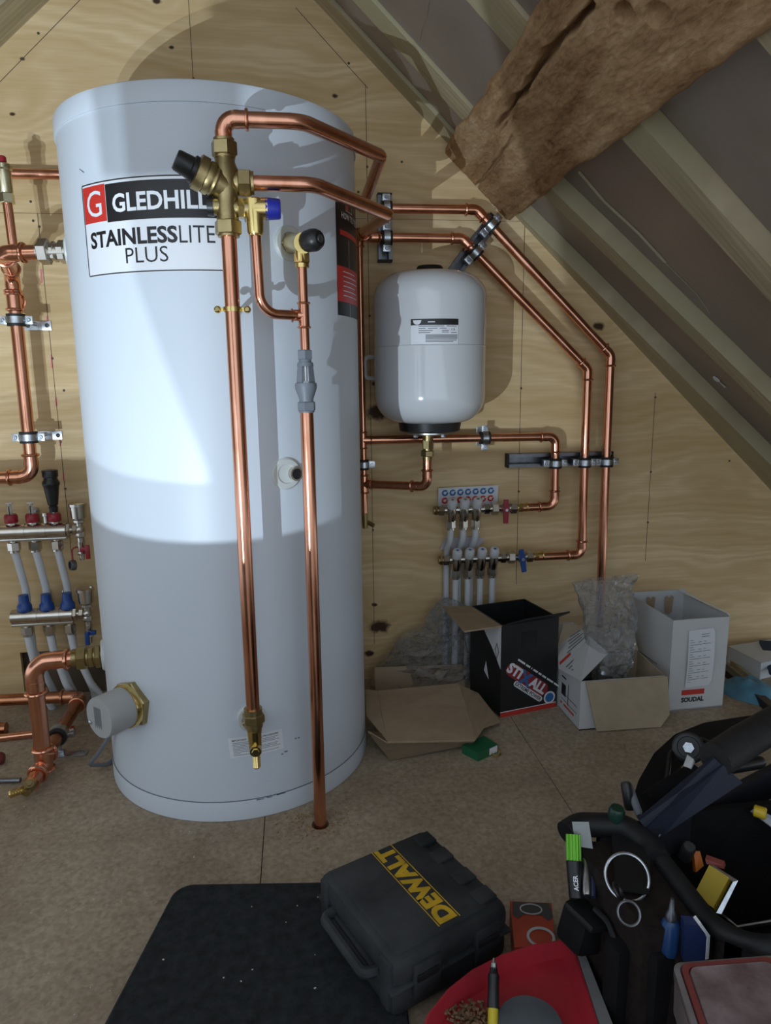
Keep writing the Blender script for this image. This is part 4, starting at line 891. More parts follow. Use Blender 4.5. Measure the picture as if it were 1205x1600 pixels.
# black sealant carton
sb = thing('sealant_carton', 'open black cardboard carton with slanted red, white and blue STIXALL lettering', 'box', (.53, -.18, 0))
FL, FR, BL, BR = V(.468, -.272, 0), V(.623, -.236, 0), V(.432, -.118, 0), V(.587, -.082, 0); H = V(0, 0, .236)
th = .004; ln = V(-.974, -.226, 0); fn = V(.226, -.974, 0)
panel(sb, 'front_panel', [FL, FR, FR+H, FL+H], -th, BCARD); panel(sb, 'side_panel', [BL, FL, FL+H, BL+H], -th, BCARD)
panel(sb, 'side_panel', [FR, BR, BR+H, FR+H], -th, BCARD); panel(sb, 'back_panel', [BR, BL, BL+H, BR+H], -th, BCARD); panel(sb, 'base_panel', [FL, FR, BR, BL], th, KRAFT)
panel(sb, 'flap', [FL+H, BL+H, V(.352, -.150, .250), V(.366, -.318, .246)], -th, KRAFT, 'brown inner face of the folded-out flap')
panel(sb, 'flap', [FL+H+V(.012, 0, 0), FR+H, V(.632, -.282, .262), V(.513, -.309, .259)], -th, BCARD)
fm = face(FL, FR-FL, (0, 0, 1), fn)
prt(ORANGERED, lambda mm: patch(mm, fm, 0, .159, 0, .0125), 'red_stripe', sb)
prt(LABELW, lambda mm: patch(mm, fm, 0, .159, .0125, .0145), 'white_line', sb)
ca, sa = math.cos(math.radians(-37)), math.sin(math.radians(-37))
def sm_(u, v, e=0.0): u, v = u*1.14, v*1.14; return fm(.076+u*ca-v*sa, .085+u*sa+v*ca, e)
def pill(mm, u0, u1, v0, v1, e, f=sm_, n=6):
    r = (v1-v0)/2; P = [f(u1-r+r*math.sin(PI*k/n), v0+r-r*math.cos(PI*k/n), e) for k in range(n+1)]+[f(u0+r-r*math.sin(PI*k/n), v0+r+r*math.cos(PI*k/n), e) for k in range(n+1)]
    mm.add(P, [tuple(range(len(P)))])
def disc(mm, f, u, v, r, e, n=20): mm.add([f(u+r*math.cos(2*PI*k/n), v+r*math.sin(2*PI*k/n), e) for k in range(n)], [tuple(range(n))])
prt(mat('print_maroon', (.30, .03, .035), .5), lambda mm: pill(mm, -.066, .060, -.0145, .0155, .0001), 'logo_outline', sb)
prt(LABELW, lambda mm: pill(mm, -.028, .060, -.0265, -.0135, .0004), 'logo_pill', sb)
prt(LABELW, lambda mm: lettering(mm, 'STI', .0235, .040, lambda u, v: sm_(u, v, .0008), -.043, .002, .05), 'lettering', sb)
prt(LABELW, lambda mm: lettering(mm, 'ALL', .0235, .048, lambda u, v: sm_(u, v, .0008), .030, .002, .05), 'lettering', sb)
prt(BLUEINK, lambda mm: lettering(mm, 'X', .0300, .036, lambda u, v: sm_(u-v*.3, v, .0012), -.008, .000, .03), 'lettering', sb)
prt(INK, lambda mm: lettering(mm, 'EXTREME POWER', .0085, .080, lambda u, v: sm_(u, v, .0008), .016, -.020, .02), 'lettering', sb)
prt(LABELW, lambda mm: disc(mm, sm_, .073, -.006, .0145, .0010), 'logo_ring', sb)
prt(BLUEINK, lambda mm: disc(mm, sm_, .073, -.006, .0105, .0014), 'logo_drop', sb)
prt(LABELW, lambda mm: [patch(mm, lambda u, v: sm_(u, v, .0004), a, b, .0235, .0275) for a, b in ((-.052, -.030), (-.027, -.014), (-.010, -.008), (-.004, .010), (.013, .022), (.025, .037), (.040, .060), (.063, .080))], 'small_print', sb)
lm_ = face(BL, FL-BL, (0, 0, 1), ln)
prt(LABELW, lambda mm: mm.add([lm_(.020, .235), lm_(.157, .235), lm_(.157, .125), lm_(.115, .165)], [(0, 1, 2, 3)]), 'white_panel', sb)
prt(LABELW, lambda mm: mm.add([lm_(.075, .09), lm_(.085, .12), lm_(.1, .075)], [(0, 1, 2)]), 'white_mark', sb)
prt(INK, lambda mm: [mm.add([lm_(.128, .165+.0, .0004), lm_(.138, .187, .0004), lm_(.148, .165, .0004), lm_(.138, .143, .0004), lm_(.138, .148, .0004), lm_(.145, .165, .0004), lm_(.138, .182, .0004), lm_(.131, .165, .0004)], [(0, 3, 4, 7), (3, 2, 5, 4), (2, 1, 6, 5), (1, 0, 7, 6)])], 'hazard_mark', sb)
prt(mat('carton_tape', (.02, .021, .022), .2), lambda mm: patch(mm, fm, .055, .098, .165, .212), 'tape', sb)

# brown and white parts carton with its front flap hanging down
pc = thing('parts_carton', 'low white carton with kraft brown flap hanging down its front', 'box', (.735, -.28, 0))
A, B, C_, D = V(.632, -.360, 0), V(.840, -.360, 0), V(.850, -.205, 0), V(.628, -.205, 0); H = V(0, 0, .122)
panel(pc, 'front_panel', [A, B, B+H, A+H], -.003, WCARD); panel(pc, 'side_panel', [D, A, A+H, D+H], -.003, WCARD); panel(pc, 'side_panel', [B, C_, C_+H, B+H], -.003, KRAFT2); panel(pc, 'back_panel', [C_, D, D+H, C_+H], -.003, KRAFT2); panel(pc, 'base_panel', [A, B, C_, D], .003, KRAFT2)
panel(pc, 'flap', [V(.642, -.3635, .122), V(.668, -.378, .004), V(.826, -.378, .003), V(.850, -.372, .030), V(.843, -.3635, .122)], -.003, KRAFT2, 'kraft brown flap')
g1_, g2_, g3_, g4_ = on_floor(873, 1045, .118), on_floor(923, 997, .172), on_floor(951, 1021, .152), A+H
g5_, g6_ = on_floor(896, 972, .185), on_floor(872, 974, .172)
panel(pc, 'flap', [g4_, g3_, g2_, g1_], .002, WCARD, 'white flap folded half closed')
panel(pc, 'flap', [g1_, g2_, g5_, g6_], .002, WCARD, 'printed white flap leaning on the black carton')
def quad(a, b, c, d, h=.0035):
    n = (b-a).cross(d-a).normalized()*h
    if n.dot(CAM-a) < 0: n = -n
    return lambda u, v: (a*(1-u)+b*u)*(1-v)+(d*(1-u)+c*u)*v+n
q1_, q2_ = quad(g4_, g3_, g2_, g1_), quad(g1_, g2_, g5_, g6_)
prt(INKGREY, lambda mm: [patch(mm, q1_, .10, .42-.08*(k % 2), .50+k*.13, .55+k*.13) for k in range(3)], 'small_print', pc)
prt(INKGREY, lambda mm: [patch(mm, q2_, .30+.06*(k % 3), .95-.10*(k % 2), .12+k*.085, .155+k*.085) for k in range(9)], 'small_print', pc)
prt(ORANGERED, lambda mm: patch(mm, q2_, .05, .40, .02, .09), 'red_bar', pc)
panel(pc, 'flap', [D+H, C_+H, C_+V(.0, .03, .165), D+V(.03, .03, .195)], .003, KRAFT2)
lf_ = face(D, A-D, (0, 0, 1), (-1, 0, 0))
prt(INK, lambda mm: (patch(mm, lf_, .05, .075, .045, .075), patch(mm, lf_, .088, .091, .030, .085), patch(mm, lf_, .05, .14, .050, .0515), patch(mm, lf_, .05, .14, .0335, .035), patch(mm, lf_, .05, .075, .090, .094)), 'line_drawing', pc)
prt(ORANGERED, lambda mm: (patch(mm, lf_, .045, .055, .020, .025), patch(mm, lf_, .065, .125, .020, .025)), 'red_bar', pc)
# white sealant carton with receipt
sc_ = thing('sealant_carton', 'open white cardboard carton with red bar, SOUDAL lettering and a receipt stuck on', 'box', (.955, -.2, 0))
A, B, C_, D = V(.883, -.304, 0), V(1.032, -.299, 0), V(1.026, -.108, 0), V(.874, -.110, 0); H = V(0, 0, .236)
for nm, q in (('front_panel', [A, B, B+H, A+H]), ('side_panel', [D, A, A+H, D+H]), ('side_panel', [B, C_, C_+H, B+H]), ('back_panel', [C_, D, D+H+V(0, 0, .012), C_+H+V(0, 0, .012)]), ('base_panel', [C_, B, A, D])): panel(sc_, nm, q, -.004, WCARD)
panel(sc_, 'flap', [B+H, B+H+V(-.0, .17, 0), B+H+V(-.045, .160, .022), B+H+V(-.005, .004, .006)], .003, WCARD)
sf = face(A, B-A, (0, 0, 1), (0, -1, 0))
prt(ORANGERED, lambda mm: patch(mm, sf, .035, .096, .040, .0535), 'red_bar', sc_)
prt(INK, lambda mm: lettering(mm, 'SOUDAL', .0130, .061, sf, .0655, .0275, .045), 'lettering', sc_)
bi = face(D+V(.152, .004, 0), (-1, 0, 0), (0, 0, 1), (0, -1, 0), .013)
for u0 in (.050, .102): prt(KRAFT, lambda mm: mm.add([bi(u0-.010, .190), bi(u0-.013, .232), bi(u0-.006, .236), bi(u0, .228), bi(u0+.006, .236), bi(u0+.012, .231), bi(u0+.010, .188), bi(u0, .183)], [tuple(range(8))]), 'torn_patch', sc_)
lw_ = face(D, A-D, (0, 0, 1), (-1, .05, 0))
prt(INKGREY, lambda mm: [patch(mm, lw_, .03, .14-.02*(k % 2), .10-.006*k, .103-.006*k) for k in range(5)], 'small_print', sc_)
rc_ = thing('receipt', 'long printed till receipt stuck to the front of the SOUDAL carton', 'receipt', (.95, -.31, .07))
def rm(u, v, e=0.0): return A+V(.042+u, -.0012-.007*(.5+.5*math.cos(v*60))*0-.006*math.sin(max(0, u-.05)*14)-.003*math.sin(v*22)**2+u*.03-e, .060+v+u*.06)
m = MB(); N = 8; P = [[rm(.069*i/N+(-.006 if (i == N and j in (0, 12)) else 0), .148*j/12) for i in range(N+1)] for j in range(13)]; m.add([p for r_ in P for p in r_], [(j*(N+1)+i, j*(N+1)+i+1, (j+1)*(N+1)+i+1, (j+1)*(N+1)+i) for j in range(12) for i in range(N)]); m.build('paper_strip', PAPER, rc_)
m = MB()
for k in range(21):
    v = .134-k*.0060
    for a, b in (((.004, .016), (.026, .034), (.040, .047)), ((.004, .036), (.038, .058)), ((.003, .012),))[k % 3] if k > 1 else ((.034, .054),): patch(m, lambda u, vv: rm(u, vv, .0009), a, b, v, v+.0013, 3)
m.build('small_print', INKGREY, rc_, kind='stuff')
# low white box and strips at the right edge
lb_ = thing('flat_box', 'low closed white box against the wall at the right edge', 'box', (1.3, -.07, 0))
A, B, C_, D = V(1.165, -.050, 0), V(1.262, -.150, 0), V(1.44, -.02, 0), V(1.30, -.006, 0); H = V(0, 0, .056)
A, B, C_, D = on_floor(1136, 1035), on_floor(1187, 1062), V(1.50, -.09, 0), V(1.40, -.012, 0)
m = MB(); m.hexa([A, B, C_, D], [p+V(0, 0, .047) for p in (A, B, C_, D)]); m.build('body', WCARD, lb_)
m = MB(); m.hexa([p+V(0, 0, .047) for p in (A, B, C_, D)], [p+V(0, 0, .050) for p in (A+V(-.002, 0, 0), B+V(0, -.003, 0), C_, D)]); m.build('lid', WCARD, lb_)
def bar(a, b, w, h, name, mt, label, cat):
    a, b = Vector(a), Vector(b); d = b-a; n = V(-d.y, d.x, 0).normalized()*w/2; m = MB(); m.hexa([a-n, b-n, b+n, a+n], [p+V(0, 0, h) for p in (a-n, b-n, b+n, a+n)]); return single(m.build(name, mt), label, cat)
bar(on_floor(1128, 1048), on_floor(1240, 1142), .022, .020, 'trim_strip', BLACKP, 'black plastic trim strip lying beside the SOUDAL carton', 'strip')
bar(on_floor(1137, 1032), on_floor(1180, 1068), .010, .012, 'batten_strip', TIMBER, 'thin pale batten lying beside the black trim strip', 'strip')
tb = MB(); c = on_floor(1172, 1082); prof = []
for i in range(13):
    for k in range(25):
        r = i/12; a = 2*PI*k/24; h = .035*(1-r**2.2)*(1+.5*noise.noise((r*3*math.cos(a), r*3*math.sin(a), 1)))
        tb.v.append(c+V(.055*r*math.cos(a)+.04*r*math.cos(a)*.4, .075*r*math.sin(a)*(1+.15*math.sin(3*a)), .001+max(0, h)))
tb.f = [(i*25+k, i*25+k+1, (i+1)*25+k+1, (i+1)*25+k) for i in range(12) for k in range(24)]
single(tb.build('cloth', mat('teal_cloth', (.09, .25, .36), .6, scale=12, var=.4)), 'crumpled teal cloth on the floor beyond the tool bag', 'cloth')
p = on_floor(1178, 1010, .04); m = MB(); m.slab([on_floor(1187, 1000, .06), on_floor(1222, 1003, .06), on_floor(1225, 1058, .03), on_floor(1203, 1050, .03)], .008); single(m.build('glove', mat('navy_cloth', (.015, .03, .06), .7)), 'dark navy glove propped at the right edge', 'glove')

# flattened brown carton, green box, gold ring
fc_ = thing('flattened_carton', 'half collapsed plain brown cardboard carton lying on the floor beside the cylinder', 'box', (.30, -.28, 0))
p0, p1, p2, p3 = on_floor(590, 1081, .075), on_floor(716, 1069, .070), on_floor(743, 1157, .040), on_floor(606, 1160, .052)
mid0, mid1 = on_floor(597, 1118, .066), on_floor(729, 1108, .050)
m = MB(); m.slab([p0, mid0, mid1, p1], .003); m.slab([mid0, p3, p2, mid1], .003); m.build('main_panel', KRAFT, fc_)
panel(fc_, 'flap', [p3, on_floor(576, 1142, .060), on_floor(611, 1187, .004), on_floor(738, 1162, .010), p2], .003, KRAFT)
panel(fc_, 'flap', [p1, mid1, p2, on_floor(756, 1138, .018), on_floor(783, 1129, .010), on_floor(748, 1083, .045)], .003, KRAFT)
panel(fc_, 'flap', [p0, on_floor(571, 1078, .075), on_floor(573, 1120, .055), p3], .003, KRAFT)
panel(fc_, 'base_panel', [V(.19, -.36, .004), V(.40, -.33, .004), V(.42, -.13, .004), V(.19, -.13, .004)], .003, KRAFT)
panel(fc_, 'back_panel', [V(.18, -.115, .005), V(.42, -.105, .005), V(.42, -.10, .070), V(.18, -.105, .080)], .003, KRAFT)
gb = thing('green_box', 'small green cardboard box half under the flattened carton', 'box', (.375, -.43, 0))
a, b = on_floor(722, 1177), on_floor(747, 1190); c, d = on_floor(778, 1176), on_floor(756, 1162); GRN = mat('green_card', (.012, .13, .05), .5)
m = MB(); m.hexa([a, b, c, d], [p+V(0, 0, .020) for p in (a, b, c, d)]); m.build('body', GRN, gb)
prt(LABELW, lambda mm: mm.add([b+(c-b)*.55+V(.0006, -.0006, .003), b+(c-b)*.95+V(.0006, -.0006, .003), b+(c-b)*.95+V(.0006, -.0006, .019), b+(c-b)*.55+V(.0006, -.0006, .019)], [(0, 1, 2, 3)]), 'label', gb)
c = on_floor(775, 1176, .005); single(MB().ring(c, V(.1, -.4, 1), .010, .0022, 24, 8).build('brass_olive', BRASS_BRIGHT), 'brass compression ring lying beside the green box', 'ring')

# clear plastic bags
def film():
    m, t, b = nt('clear_film'); L = t.links
    out = t.nodes['Material Output']; tr = node(t, 'ShaderNodeBsdfTransparent'); tr.inputs[0].default_value = (.93, .94, .95, 1)
    gl_ = node(t, 'ShaderNodeBsdfGlossy'); gl_.inputs['Roughness'].default_value = .2; gl_.inputs[0].default_value = (.9, .93, .96, 1)
    df = node(t, 'ShaderNodeBsdfDiffuse'); df.inputs[0].default_value = (.6, .62, .64, 1)
    lw2 = node(t, 'ShaderNodeLayerWeight', i_Blend=.42); mx = node(t, 'ShaderNodeMixShader'); mx2 = node(t, 'ShaderNodeMixShader'); mx2.inputs[0].default_value = .13
    tc = node(t, 'ShaderNodeTexCoord'); n = node(t, 'ShaderNodeTexNoise', i_Scale=34.0, i_Detail=3.0, i_Distortion=2.0); L.new(tc.outputs['Object'], n.inputs['Vector'])
    bp = node(t, 'ShaderNodeBump', i_Strength=.9, i_Distance=.012); L.new(n.outputs[0], bp.inputs['Height'])
    for q in (gl_, df, lw2): L.new(bp.outputs[0], q.inputs['Normal'])
    L.new(tr.outputs[0], mx2.inputs[1]); L.new(df.outputs[0], mx2.inputs[2]); L.new(lw2.outputs['Facing'], mx.inputs[0]); L.new(mx2.outputs[0], mx.inputs[1]); L.new(gl_.outputs[0], mx.inputs[2]); L.new(mx.outputs[0], out.inputs[0])
    return m
FILM = film()
def bag(fn, nu, nv, amp, seed):
    m = MB()
    for j in range(nv+1):
        for i in range(nu):
            p = fn(i/nu, j/nv); q = p*14+V(seed, 0, 0)
            d = V(noise.noise(q), noise.noise(q+V(9, 3, 1)), noise.noise(q+V(4, 8, 2)))*amp
            r = p*38+V(seed, 5, 0); rdg = (1-abs(noise.noise(r))*2.4)*amp*.75
            p = p+d+V(0, -rdg, rdg*.3); p.y = min(p.y, -.004); p.z = max(p.z, .004); m.v.append(p)
    m.f = [(j*nu+i, j*nu+(i+1) % nu, (j+1)*nu+(i+1) % nu, (j+1)*nu+i) for j in range(nv) for i in range(nu)]
    return m
def bag1(u, v):
    a = 2*PI*u; w = 1-v
    cx = .32+.075*v; hw = .125*w**.7+.030; return V(cx+hw*math.cos(a), -.062+.050*(w**.6+.15)*math.sin(a), .012+.222*v)
single(bag(bag1, 56, 34, .020, 1).build('plastic_bag', FILM, None, sharp=14), 'crumpled clear plastic bag between the wall and the flattened carton', 'plastic bag')
def bag2(u, v):
    a = 2*PI*u
    return V(.742+.012*math.sin(v*3)+(.045+.040*v)*math.cos(a), -.265+.05*v+(.035*(1-.75*v)+.004)*math.sin(a), .062+.258*v)
single(bag(bag2, 56, 34, .014, 5).build('plastic_bag', FILM, None, sharp=14), 'clear plastic bag standing up out of the white and brown carton', 'plastic bag')
for k, (px, py, z, r) in enumerate(((915, 1050, .09, .022), (940, 1048, .095, .016), (958, 1052, .08, .018))):
    c = on_floor(px, py, z); single(MB().lathe(c-V(0, 0, .02), V(.3*k-.3, -.3, .8), [(0, r*.7), (.012, r), (.026, r), (.032, r*.6), (.032, .001)], 14).build('pipe_part', (BLACKP, STEEL, DARKSTEEL)[k]), ('black plastic', 'bright steel', 'dark steel')[k]+' fitting inside the white and brown carton', 'fitting')

# ================================================================== foreground
MATF = mat('foam_mat', (.022, .025, .027), .8, spec=.2, scale=60, var=.5, bump=.4, bscale=220)
def outline(pts, r, n=5):
    P = fillet([*pts, pts[0], pts[1]], r, n); return P[1:-1]
mp_ = [V(-.217, -.764, 0), V(.13, -.806, 0), V(.10, -1.32, 0), V(-.335, -1.32, 0)]
ol = fillet([(mp_[3]+mp_[0])/2, mp_[0], mp_[1], mp_[2], mp_[3], (mp_[3]+mp_[0])/2], .03, 6)[:-1]
m = MB(); n_ = len(ol); m.add([p+V(0, 0, .0005) for p in ol]+[p+V(0, 0, .012) for p in ol]+[p+(V(-.05, -1.05, 0)-p).normalized()*.004+V(0, 0, .015) for p in ol], [(i, (i+1) % n_, n_+(i+1) % n_, n_+i) for i in range(n_)]+[(n_+i, n_+(i+1) % n_, 2*n_+(i+1) % n_, 2*n_+i) for i in range(n_)]+[tuple(range(2*n_, 3*n_)), tuple(reversed(range(n_)))])
single(m.build('kneeling_mat', MATF), 'dark grey foam kneeling mat on the floor in front of the cylinder', 'mat')

# tool case
CASE = mat('case_black', (.010, .012, .013), .5, spec=.25, scale=7, col2=(.060, .064, .068), rvar=.1, bump=.15, bscale=160)
YELLOW = mat('print_yellow', (.62, .38, .015), .5, scale=50, var=.25)
cz = .016; CC = V(.1395, -.930, 0); ex = V(.908, .419, 0).normalized(); ey = V(-ex.y, ex.x, 0); CR3 = Matrix((ex, ey, V(0, 0, 1))).transposed()
def cs(a, b, z): return CC+ex*a+ey*b+V(0, 0, z)
tc_ = thing('tool_case', 'scuffed black plastic tool case with yellow DEWALT lettering on its lid', 'tool case', cs(0, 0, cz))
MB().box(cs(0, 0, cz+.021), (.190, .198, .042), CR3, .014).build('base_shell', CASE, tc_)
MB().box(cs(0, 0, cz+.0635), (.192, .200, .041), CR3, .014).build('lid_shell', CASE, tc_)
MB().box(cs(-.008, 0, cz+.083), (.150, .178, .008), CR3, .0035).build('lid_panel', CASE, tc_)
m = MB(); m.box(cs(0, 0, cz+.0425), (.197, .205, .0055), CR3, .002); m.build('rim', CASE, tc_)
for b in (.072, .028, -.026, -.070): MB().box(cs(.074, b, cz+.0865), (.030, .026, .006), CR3, .002).build('lid_pad', CASE, tc_)
for a in (-.045, .055):
    MB().box(cs(a, -.101, cz+.045), (.042, .008, .050), CR3, .002).build('latch', CASE, tc_)
    MB().box(cs(a, -.106, cz+.052), (.034, .003, .010), CR3, .001).build('latch_lip', BLACKP, tc_)
m = MB(); m.tube(fillet([cs(-.094, .060, cz+.045), cs(-.112, .056, cz+.045), cs(-.112, -.056, cz+.045), cs(-.094, -.060, cz+.045)], .010), .0075, 10); m.build('carry_handle', CASE, tc_)
for b in (.082, -.082): MB().box(cs(-.093, b, cz+.045), (.012, .022, .070), CR3, .004).build('corner_guard', CASE, tc_)
for b in (.05, -.03): MB().box(cs(.098, b, cz+.045), (.010, .030, .020), CR3, .003).build('hinge', CASE, tc_)
tw = lambda u, v, e=0.0: cs(.006-v, u+.004, cz+.0873+e)
prt(YELLOW, lambda mm: (patch(mm, tw, -.087, .087, .0165, .0180), patch(mm, tw, -.087, .087, -.0180, -.0165)), 'lettering_rule', tc_)
prt(YELLOW, lambda mm: lettering(mm, 'DEWALT', .0295, .170, lambda u, v: tw(u, v), 0, 0, .055), 'lettering', tc_)

# small red detector and red dustpan
RDT = mat('tool_red', (.36, .05, .025), .45, scale=20, var=.2)
ld_ = thing('laser_level', 'small orange-red tool with grey top beside the black tool case', 'tool', (.33, -.92, 0))
qa, qb, qc, qd = on_floor(797, 1408, .045), on_floor(862, 1411, .045), on_floor(868, 1480, .045), on_floor(804, 1480, .045)
m = MB(); m.hexa([p-V(0, 0, .044) for p in (qd, qc, qb, qa)], [qd, qc, qb, qa]); m.build('body', RDT, ld_)
ux_ = (qb-qa); uy_ = (qd-qa)
tm = lambda u, v, e=0.0: qa+ux_*u+uy_*v+V(0, 0, .0008+e)
prt(mat('tool_grey', (.05, .05, .05), .5), lambda mm: mm.add([tm(.06, .02), tm(.94, .02), tm(.98, .33), tm(.85, .42), tm(.70, .30), tm(.3, .30), tm(.15, .40), tm(.03, .32)], [tuple(range(8))]), 'top_plate', ld_)
def ringp(mm, cu, cv, ru, rv, w, e):
    N = 24; vv = []
    for i in range(N): a = 2*PI*i/N; vv += [tm(cu+ru*math.cos(a), cv+rv*math.sin(a), e), tm(cu+(ru-w)*math.cos(a), cv+(rv-w)*math.sin(a), e)]
    mm.add(vv, [(2*i, 2*i+1, (2*i+3) % (2*N), (2*i+2) % (2*N)) for i in range(N)])
prt(LIGHTGREYP, lambda mm: ringp(mm, .48, .18, .27, .13, .03, .0006), 'oval_line', ld_)
prt(LIGHTGREYP, lambda mm: ringp(mm, .62, .78, .32, .22, .06, .0006), 'round_window', ld_)
RPAN = mat('pan_red', (.40, .022, .035), .42, scale=14, var=.25, bump=.08, bscale=120)
dp_ = thing('dustpan', 'red plastic dustpan with grey edge at the bottom of the picture', 'dustpan', (.26, -1.08, 0))
rim = [on_floor(px, py, .060) for px, py in ((648, 1640), (668, 1585), (700, 1545), (738, 1515), (785, 1491), (835, 1475), (893, 1466))]+[on_floor(948, 1640, .060)]
cenp = V(sum(p.x for p in rim)/8, sum(p.y for p in rim)/8, 0)
flr_ = [p+(cenp-V(p.x, p.y, 0)).normalized()*.016+V(0, 0, -.022) for p in rim]; bot = [V(p.x, p.y, .003)+(cenp-V(p.x, p.y, 0)).normalized()*.02 for p in rim]
m = MB(); k_ = len(rim); inr = [p+(cenp-V(p.x, p.y, 0)).normalized()*.004 for p in rim]
m.add(rim+inr+flr_+bot, [(i, i+1, k_+i+1, k_+i) for i in range(k_-1)]+[(k_+i, k_+i+1, 2*k_+i+1, 2*k_+i) for i in range(k_-1)]+[(3*k_+i, 3*k_+i+1, i+1, i) for i in range(k_-1)]+[tuple(range(2*k_, 3*k_)), tuple(reversed(range(3*k_, 4*k_)))])
m.build('pan', RPAN, dp_, sharp=25)
g0, g1 = rim[-2], rim[-1]; m = MB(); m.hexa([g0+V(0, 0, -.05), g1+V(0, 0, -.05), g1+V(.022, .002, -.05), g0+V(.014, .004, -.05)], [g0+V(.001, 0, .002), g1+V(.001, 0, .002), g1+V(.018, .002, .002), g0+V(.010, .004, .002)]); m.build('side_edge', mat('edge_grey', (.20, .20, .20), .6, scale=20, var=.2), dp_)
GB = mat('grey_foam', (.10, .115, .13), .8, scale=20, var=.2)
c = on_floor(828, 1605, .052); m = MB(); m.lathe(c-V(0, 0, .012), (0, 0, 1), [(0, .036), (.010, .042), (.018, .038), (.022, .02), (.023, .001)], 24); single(m.build('sanding_pad', GB), 'round grey pad lying in the red dustpan', 'pad')
m = MB(); c = on_floor(733, 1588, .042)
for k in range(260):
    a, r = random.uniform(0, 6.3), random.uniform(0, .03)**1.0; p = c+V(r*math.cos(a), r*math.sin(a)*.7, random.uniform(-.006, .004)); s = random.uniform(.001, .003); m.box(p, (s*2, s, s), Matrix.Rotation(random.uniform(0, 3), 3, 'Z') @ Matrix.Rotation(random.uniform(-.6, .6), 3, 'X'))
o = m.build('sweepings', mat('sawdust', (.20, .12, .06), .9, scale=60, var=.5)); o['kind'] = 'stuff'; o['label'] = 'brown sweepings and chips in the red dustpan'; o['category'] = 'debris'
sd = thing('screwdriver', 'slim black and yellow scriber standing in the red dustpan', 'tool', on_floor(770, 1600, .03))
a, b = on_floor(770, 1612, .050), on_floor(772, 1497, .095); d = (b-a).normalized(); L_ = (b-a).length
m = MB(); m.lathe(a, d, [(0, .0062), (L_*.30, .0062)], 14); m.build('yellow_handle', mat('handle_yellow', (.60, .46, .02), .4), sd)
m = MB(); m.lathe(a, d, [(L_*.30, .0066), (L_*.32, .0072), (L_*.62, .0068), (L_*.76, .0072), (L_*.80, .0050), (L_*.86, .0045)], 14); m.build('black_grip', BLACKP, sd)
m = MB(); m.lathe(a, d, [(L_*.84, .0046), (L_*.92, .0040), (L_*.95, .0020), (L_, .0012)], 12); m.build('tip', STEEL, sd)

# ------------------------------------------------------------------ open tool bag
FAB = mat('bag_fabric', (.007, .007, .008), .8, spec=.2, scale=30, var=.4, bump=.3, bscale=400)
FABB = mat('bag_panel', (.020, .014, .012), .75, spec=.2, scale=90, var=.5, bump=.3, bscale=500)
LEATH = mat('bag_piping', (.012, .013, .014), .5, spec=.3, scale=12, var=.4)
NAVY = mat('handle_navy', (.010, .014, .028), .5, scale=20, var=.3, spec=.3)
tbg = thing('tool_bag', 'large open black fabric tool bag with padded carry handle, full of tools', 'tool bag', (.62, -1.0, 0))
X0, X1, YF, YB, ZR = .448, .90, -1.195, -.86, .200
def wall(name, a, b, th, z0, z1, mt):
    a, b = Vector(a), Vector(b); d = (b-a).normalized(); n = V(-d.y, d.x, 0)*th
    m = MB(); m.hexa([a+V(0, 0, z0), b+V(0, 0, z0), b+n+V(0, 0, z0), a+n+V(0, 0, z0)], [a+V(0, 0, z1), b+V(0, 0, z1), b+n+V(0, 0, z1), a+n+V(0, 0, z1)]); return m.build(name, mt, tbg)
wall('front_panel', (X0, YF, 0), (X1, YF, 0), .012, .006, ZR, FAB); wall('back_panel', (X0, YB, 0), (X1, YB, 0), -.012, .006, .12, FAB)
wall('end_panel', (X0, YF, 0), (X0, -1.0, 0), -.012, .006, ZR, FABB); wall('end_panel', (X0, -1.0, 0), (X0, YB, 0), -.012, .006, .12, FAB); wall('end_panel', (X1, YF, 0), (X1, YB, 0), .012, .006, ZR, FAB)
wall('divider', (X0+.01, -.985, 0), (X1-.01, -.985, 0), .010, .006, ZR+.018, FAB)
m = MB(); m.box(((X0+X1)/2, (YF+YB)/2, .008), (X1-X0, YB-YF, .012), None, .003); m.build('bag_base', FAB, tbg)
m = MB(); m.tube(fillet([(X0, -1.0, ZR), (X0, YF, ZR), (X1, YF, ZR)], .05), .0115, 14); m.build('rim_piping', LEATH, tbg)
# end pockets facing the cylinder
m = MB(); m.tube(fillet([on_floor(884, 1302, ZR), on_floor(905, 1288, ZR+.004), on_floor(975, 1290, ZR+.006), on_floor(1018, 1322, ZR), on_floor(1030, 1345, ZR)], .03), .016, 14); m.build('pocket_roll', LEATH, tbg)
pk = [V(.350, -.985, 0), V(.448, -1.00, 0), V(.448, -1.17, 0), V(.372, -1.15, 0)]
m = MB(); m.hexa([p+V(0, 0, .006) for p in pk], [p+V(0, 0, ZR-.006)+(V(.42, -1.06, 0)-p)*.06 for p in pk]); m.build('end_pocket', FABB, tbg)
p = on_floor(918, 1447, .110); m = MB(); m.box(p, (.062, .045, .052), Matrix.Rotation(.35, 3, 'Z') @ Matrix.Rotation(.30, 3, 'Y'), .009); pch = m.build('pouch', FAB, tbg)
m = MB(); m.box(p+V(.004, -.010, .024), (.060, .050, .010), Matrix.Rotation(.35, 3, 'Z') @ Matrix.Rotation(.30, 3, 'Y'), .004); m.build('pouch_flap', LEATH, pch)
for px, py, z in ((952, 1530, .10), (1010, 1540, .12)):
    p = on_floor(px, py, z); m = MB(); m.box(p+V(.03, .01, -.03), (.060, .030, .15), Matrix.Rotation(.25, 3, 'Z'), .010); m.build('tool_loop', FAB, tbg)
m = MB(); m.tube(fillet([on_floor(930, 1420, .15), on_floor(950, 1440, .15), on_floor(962, 1470, .14), on_floor(958, 1500, .125)], .02), .004, 8); m.build('cord', LEATH, tbg)
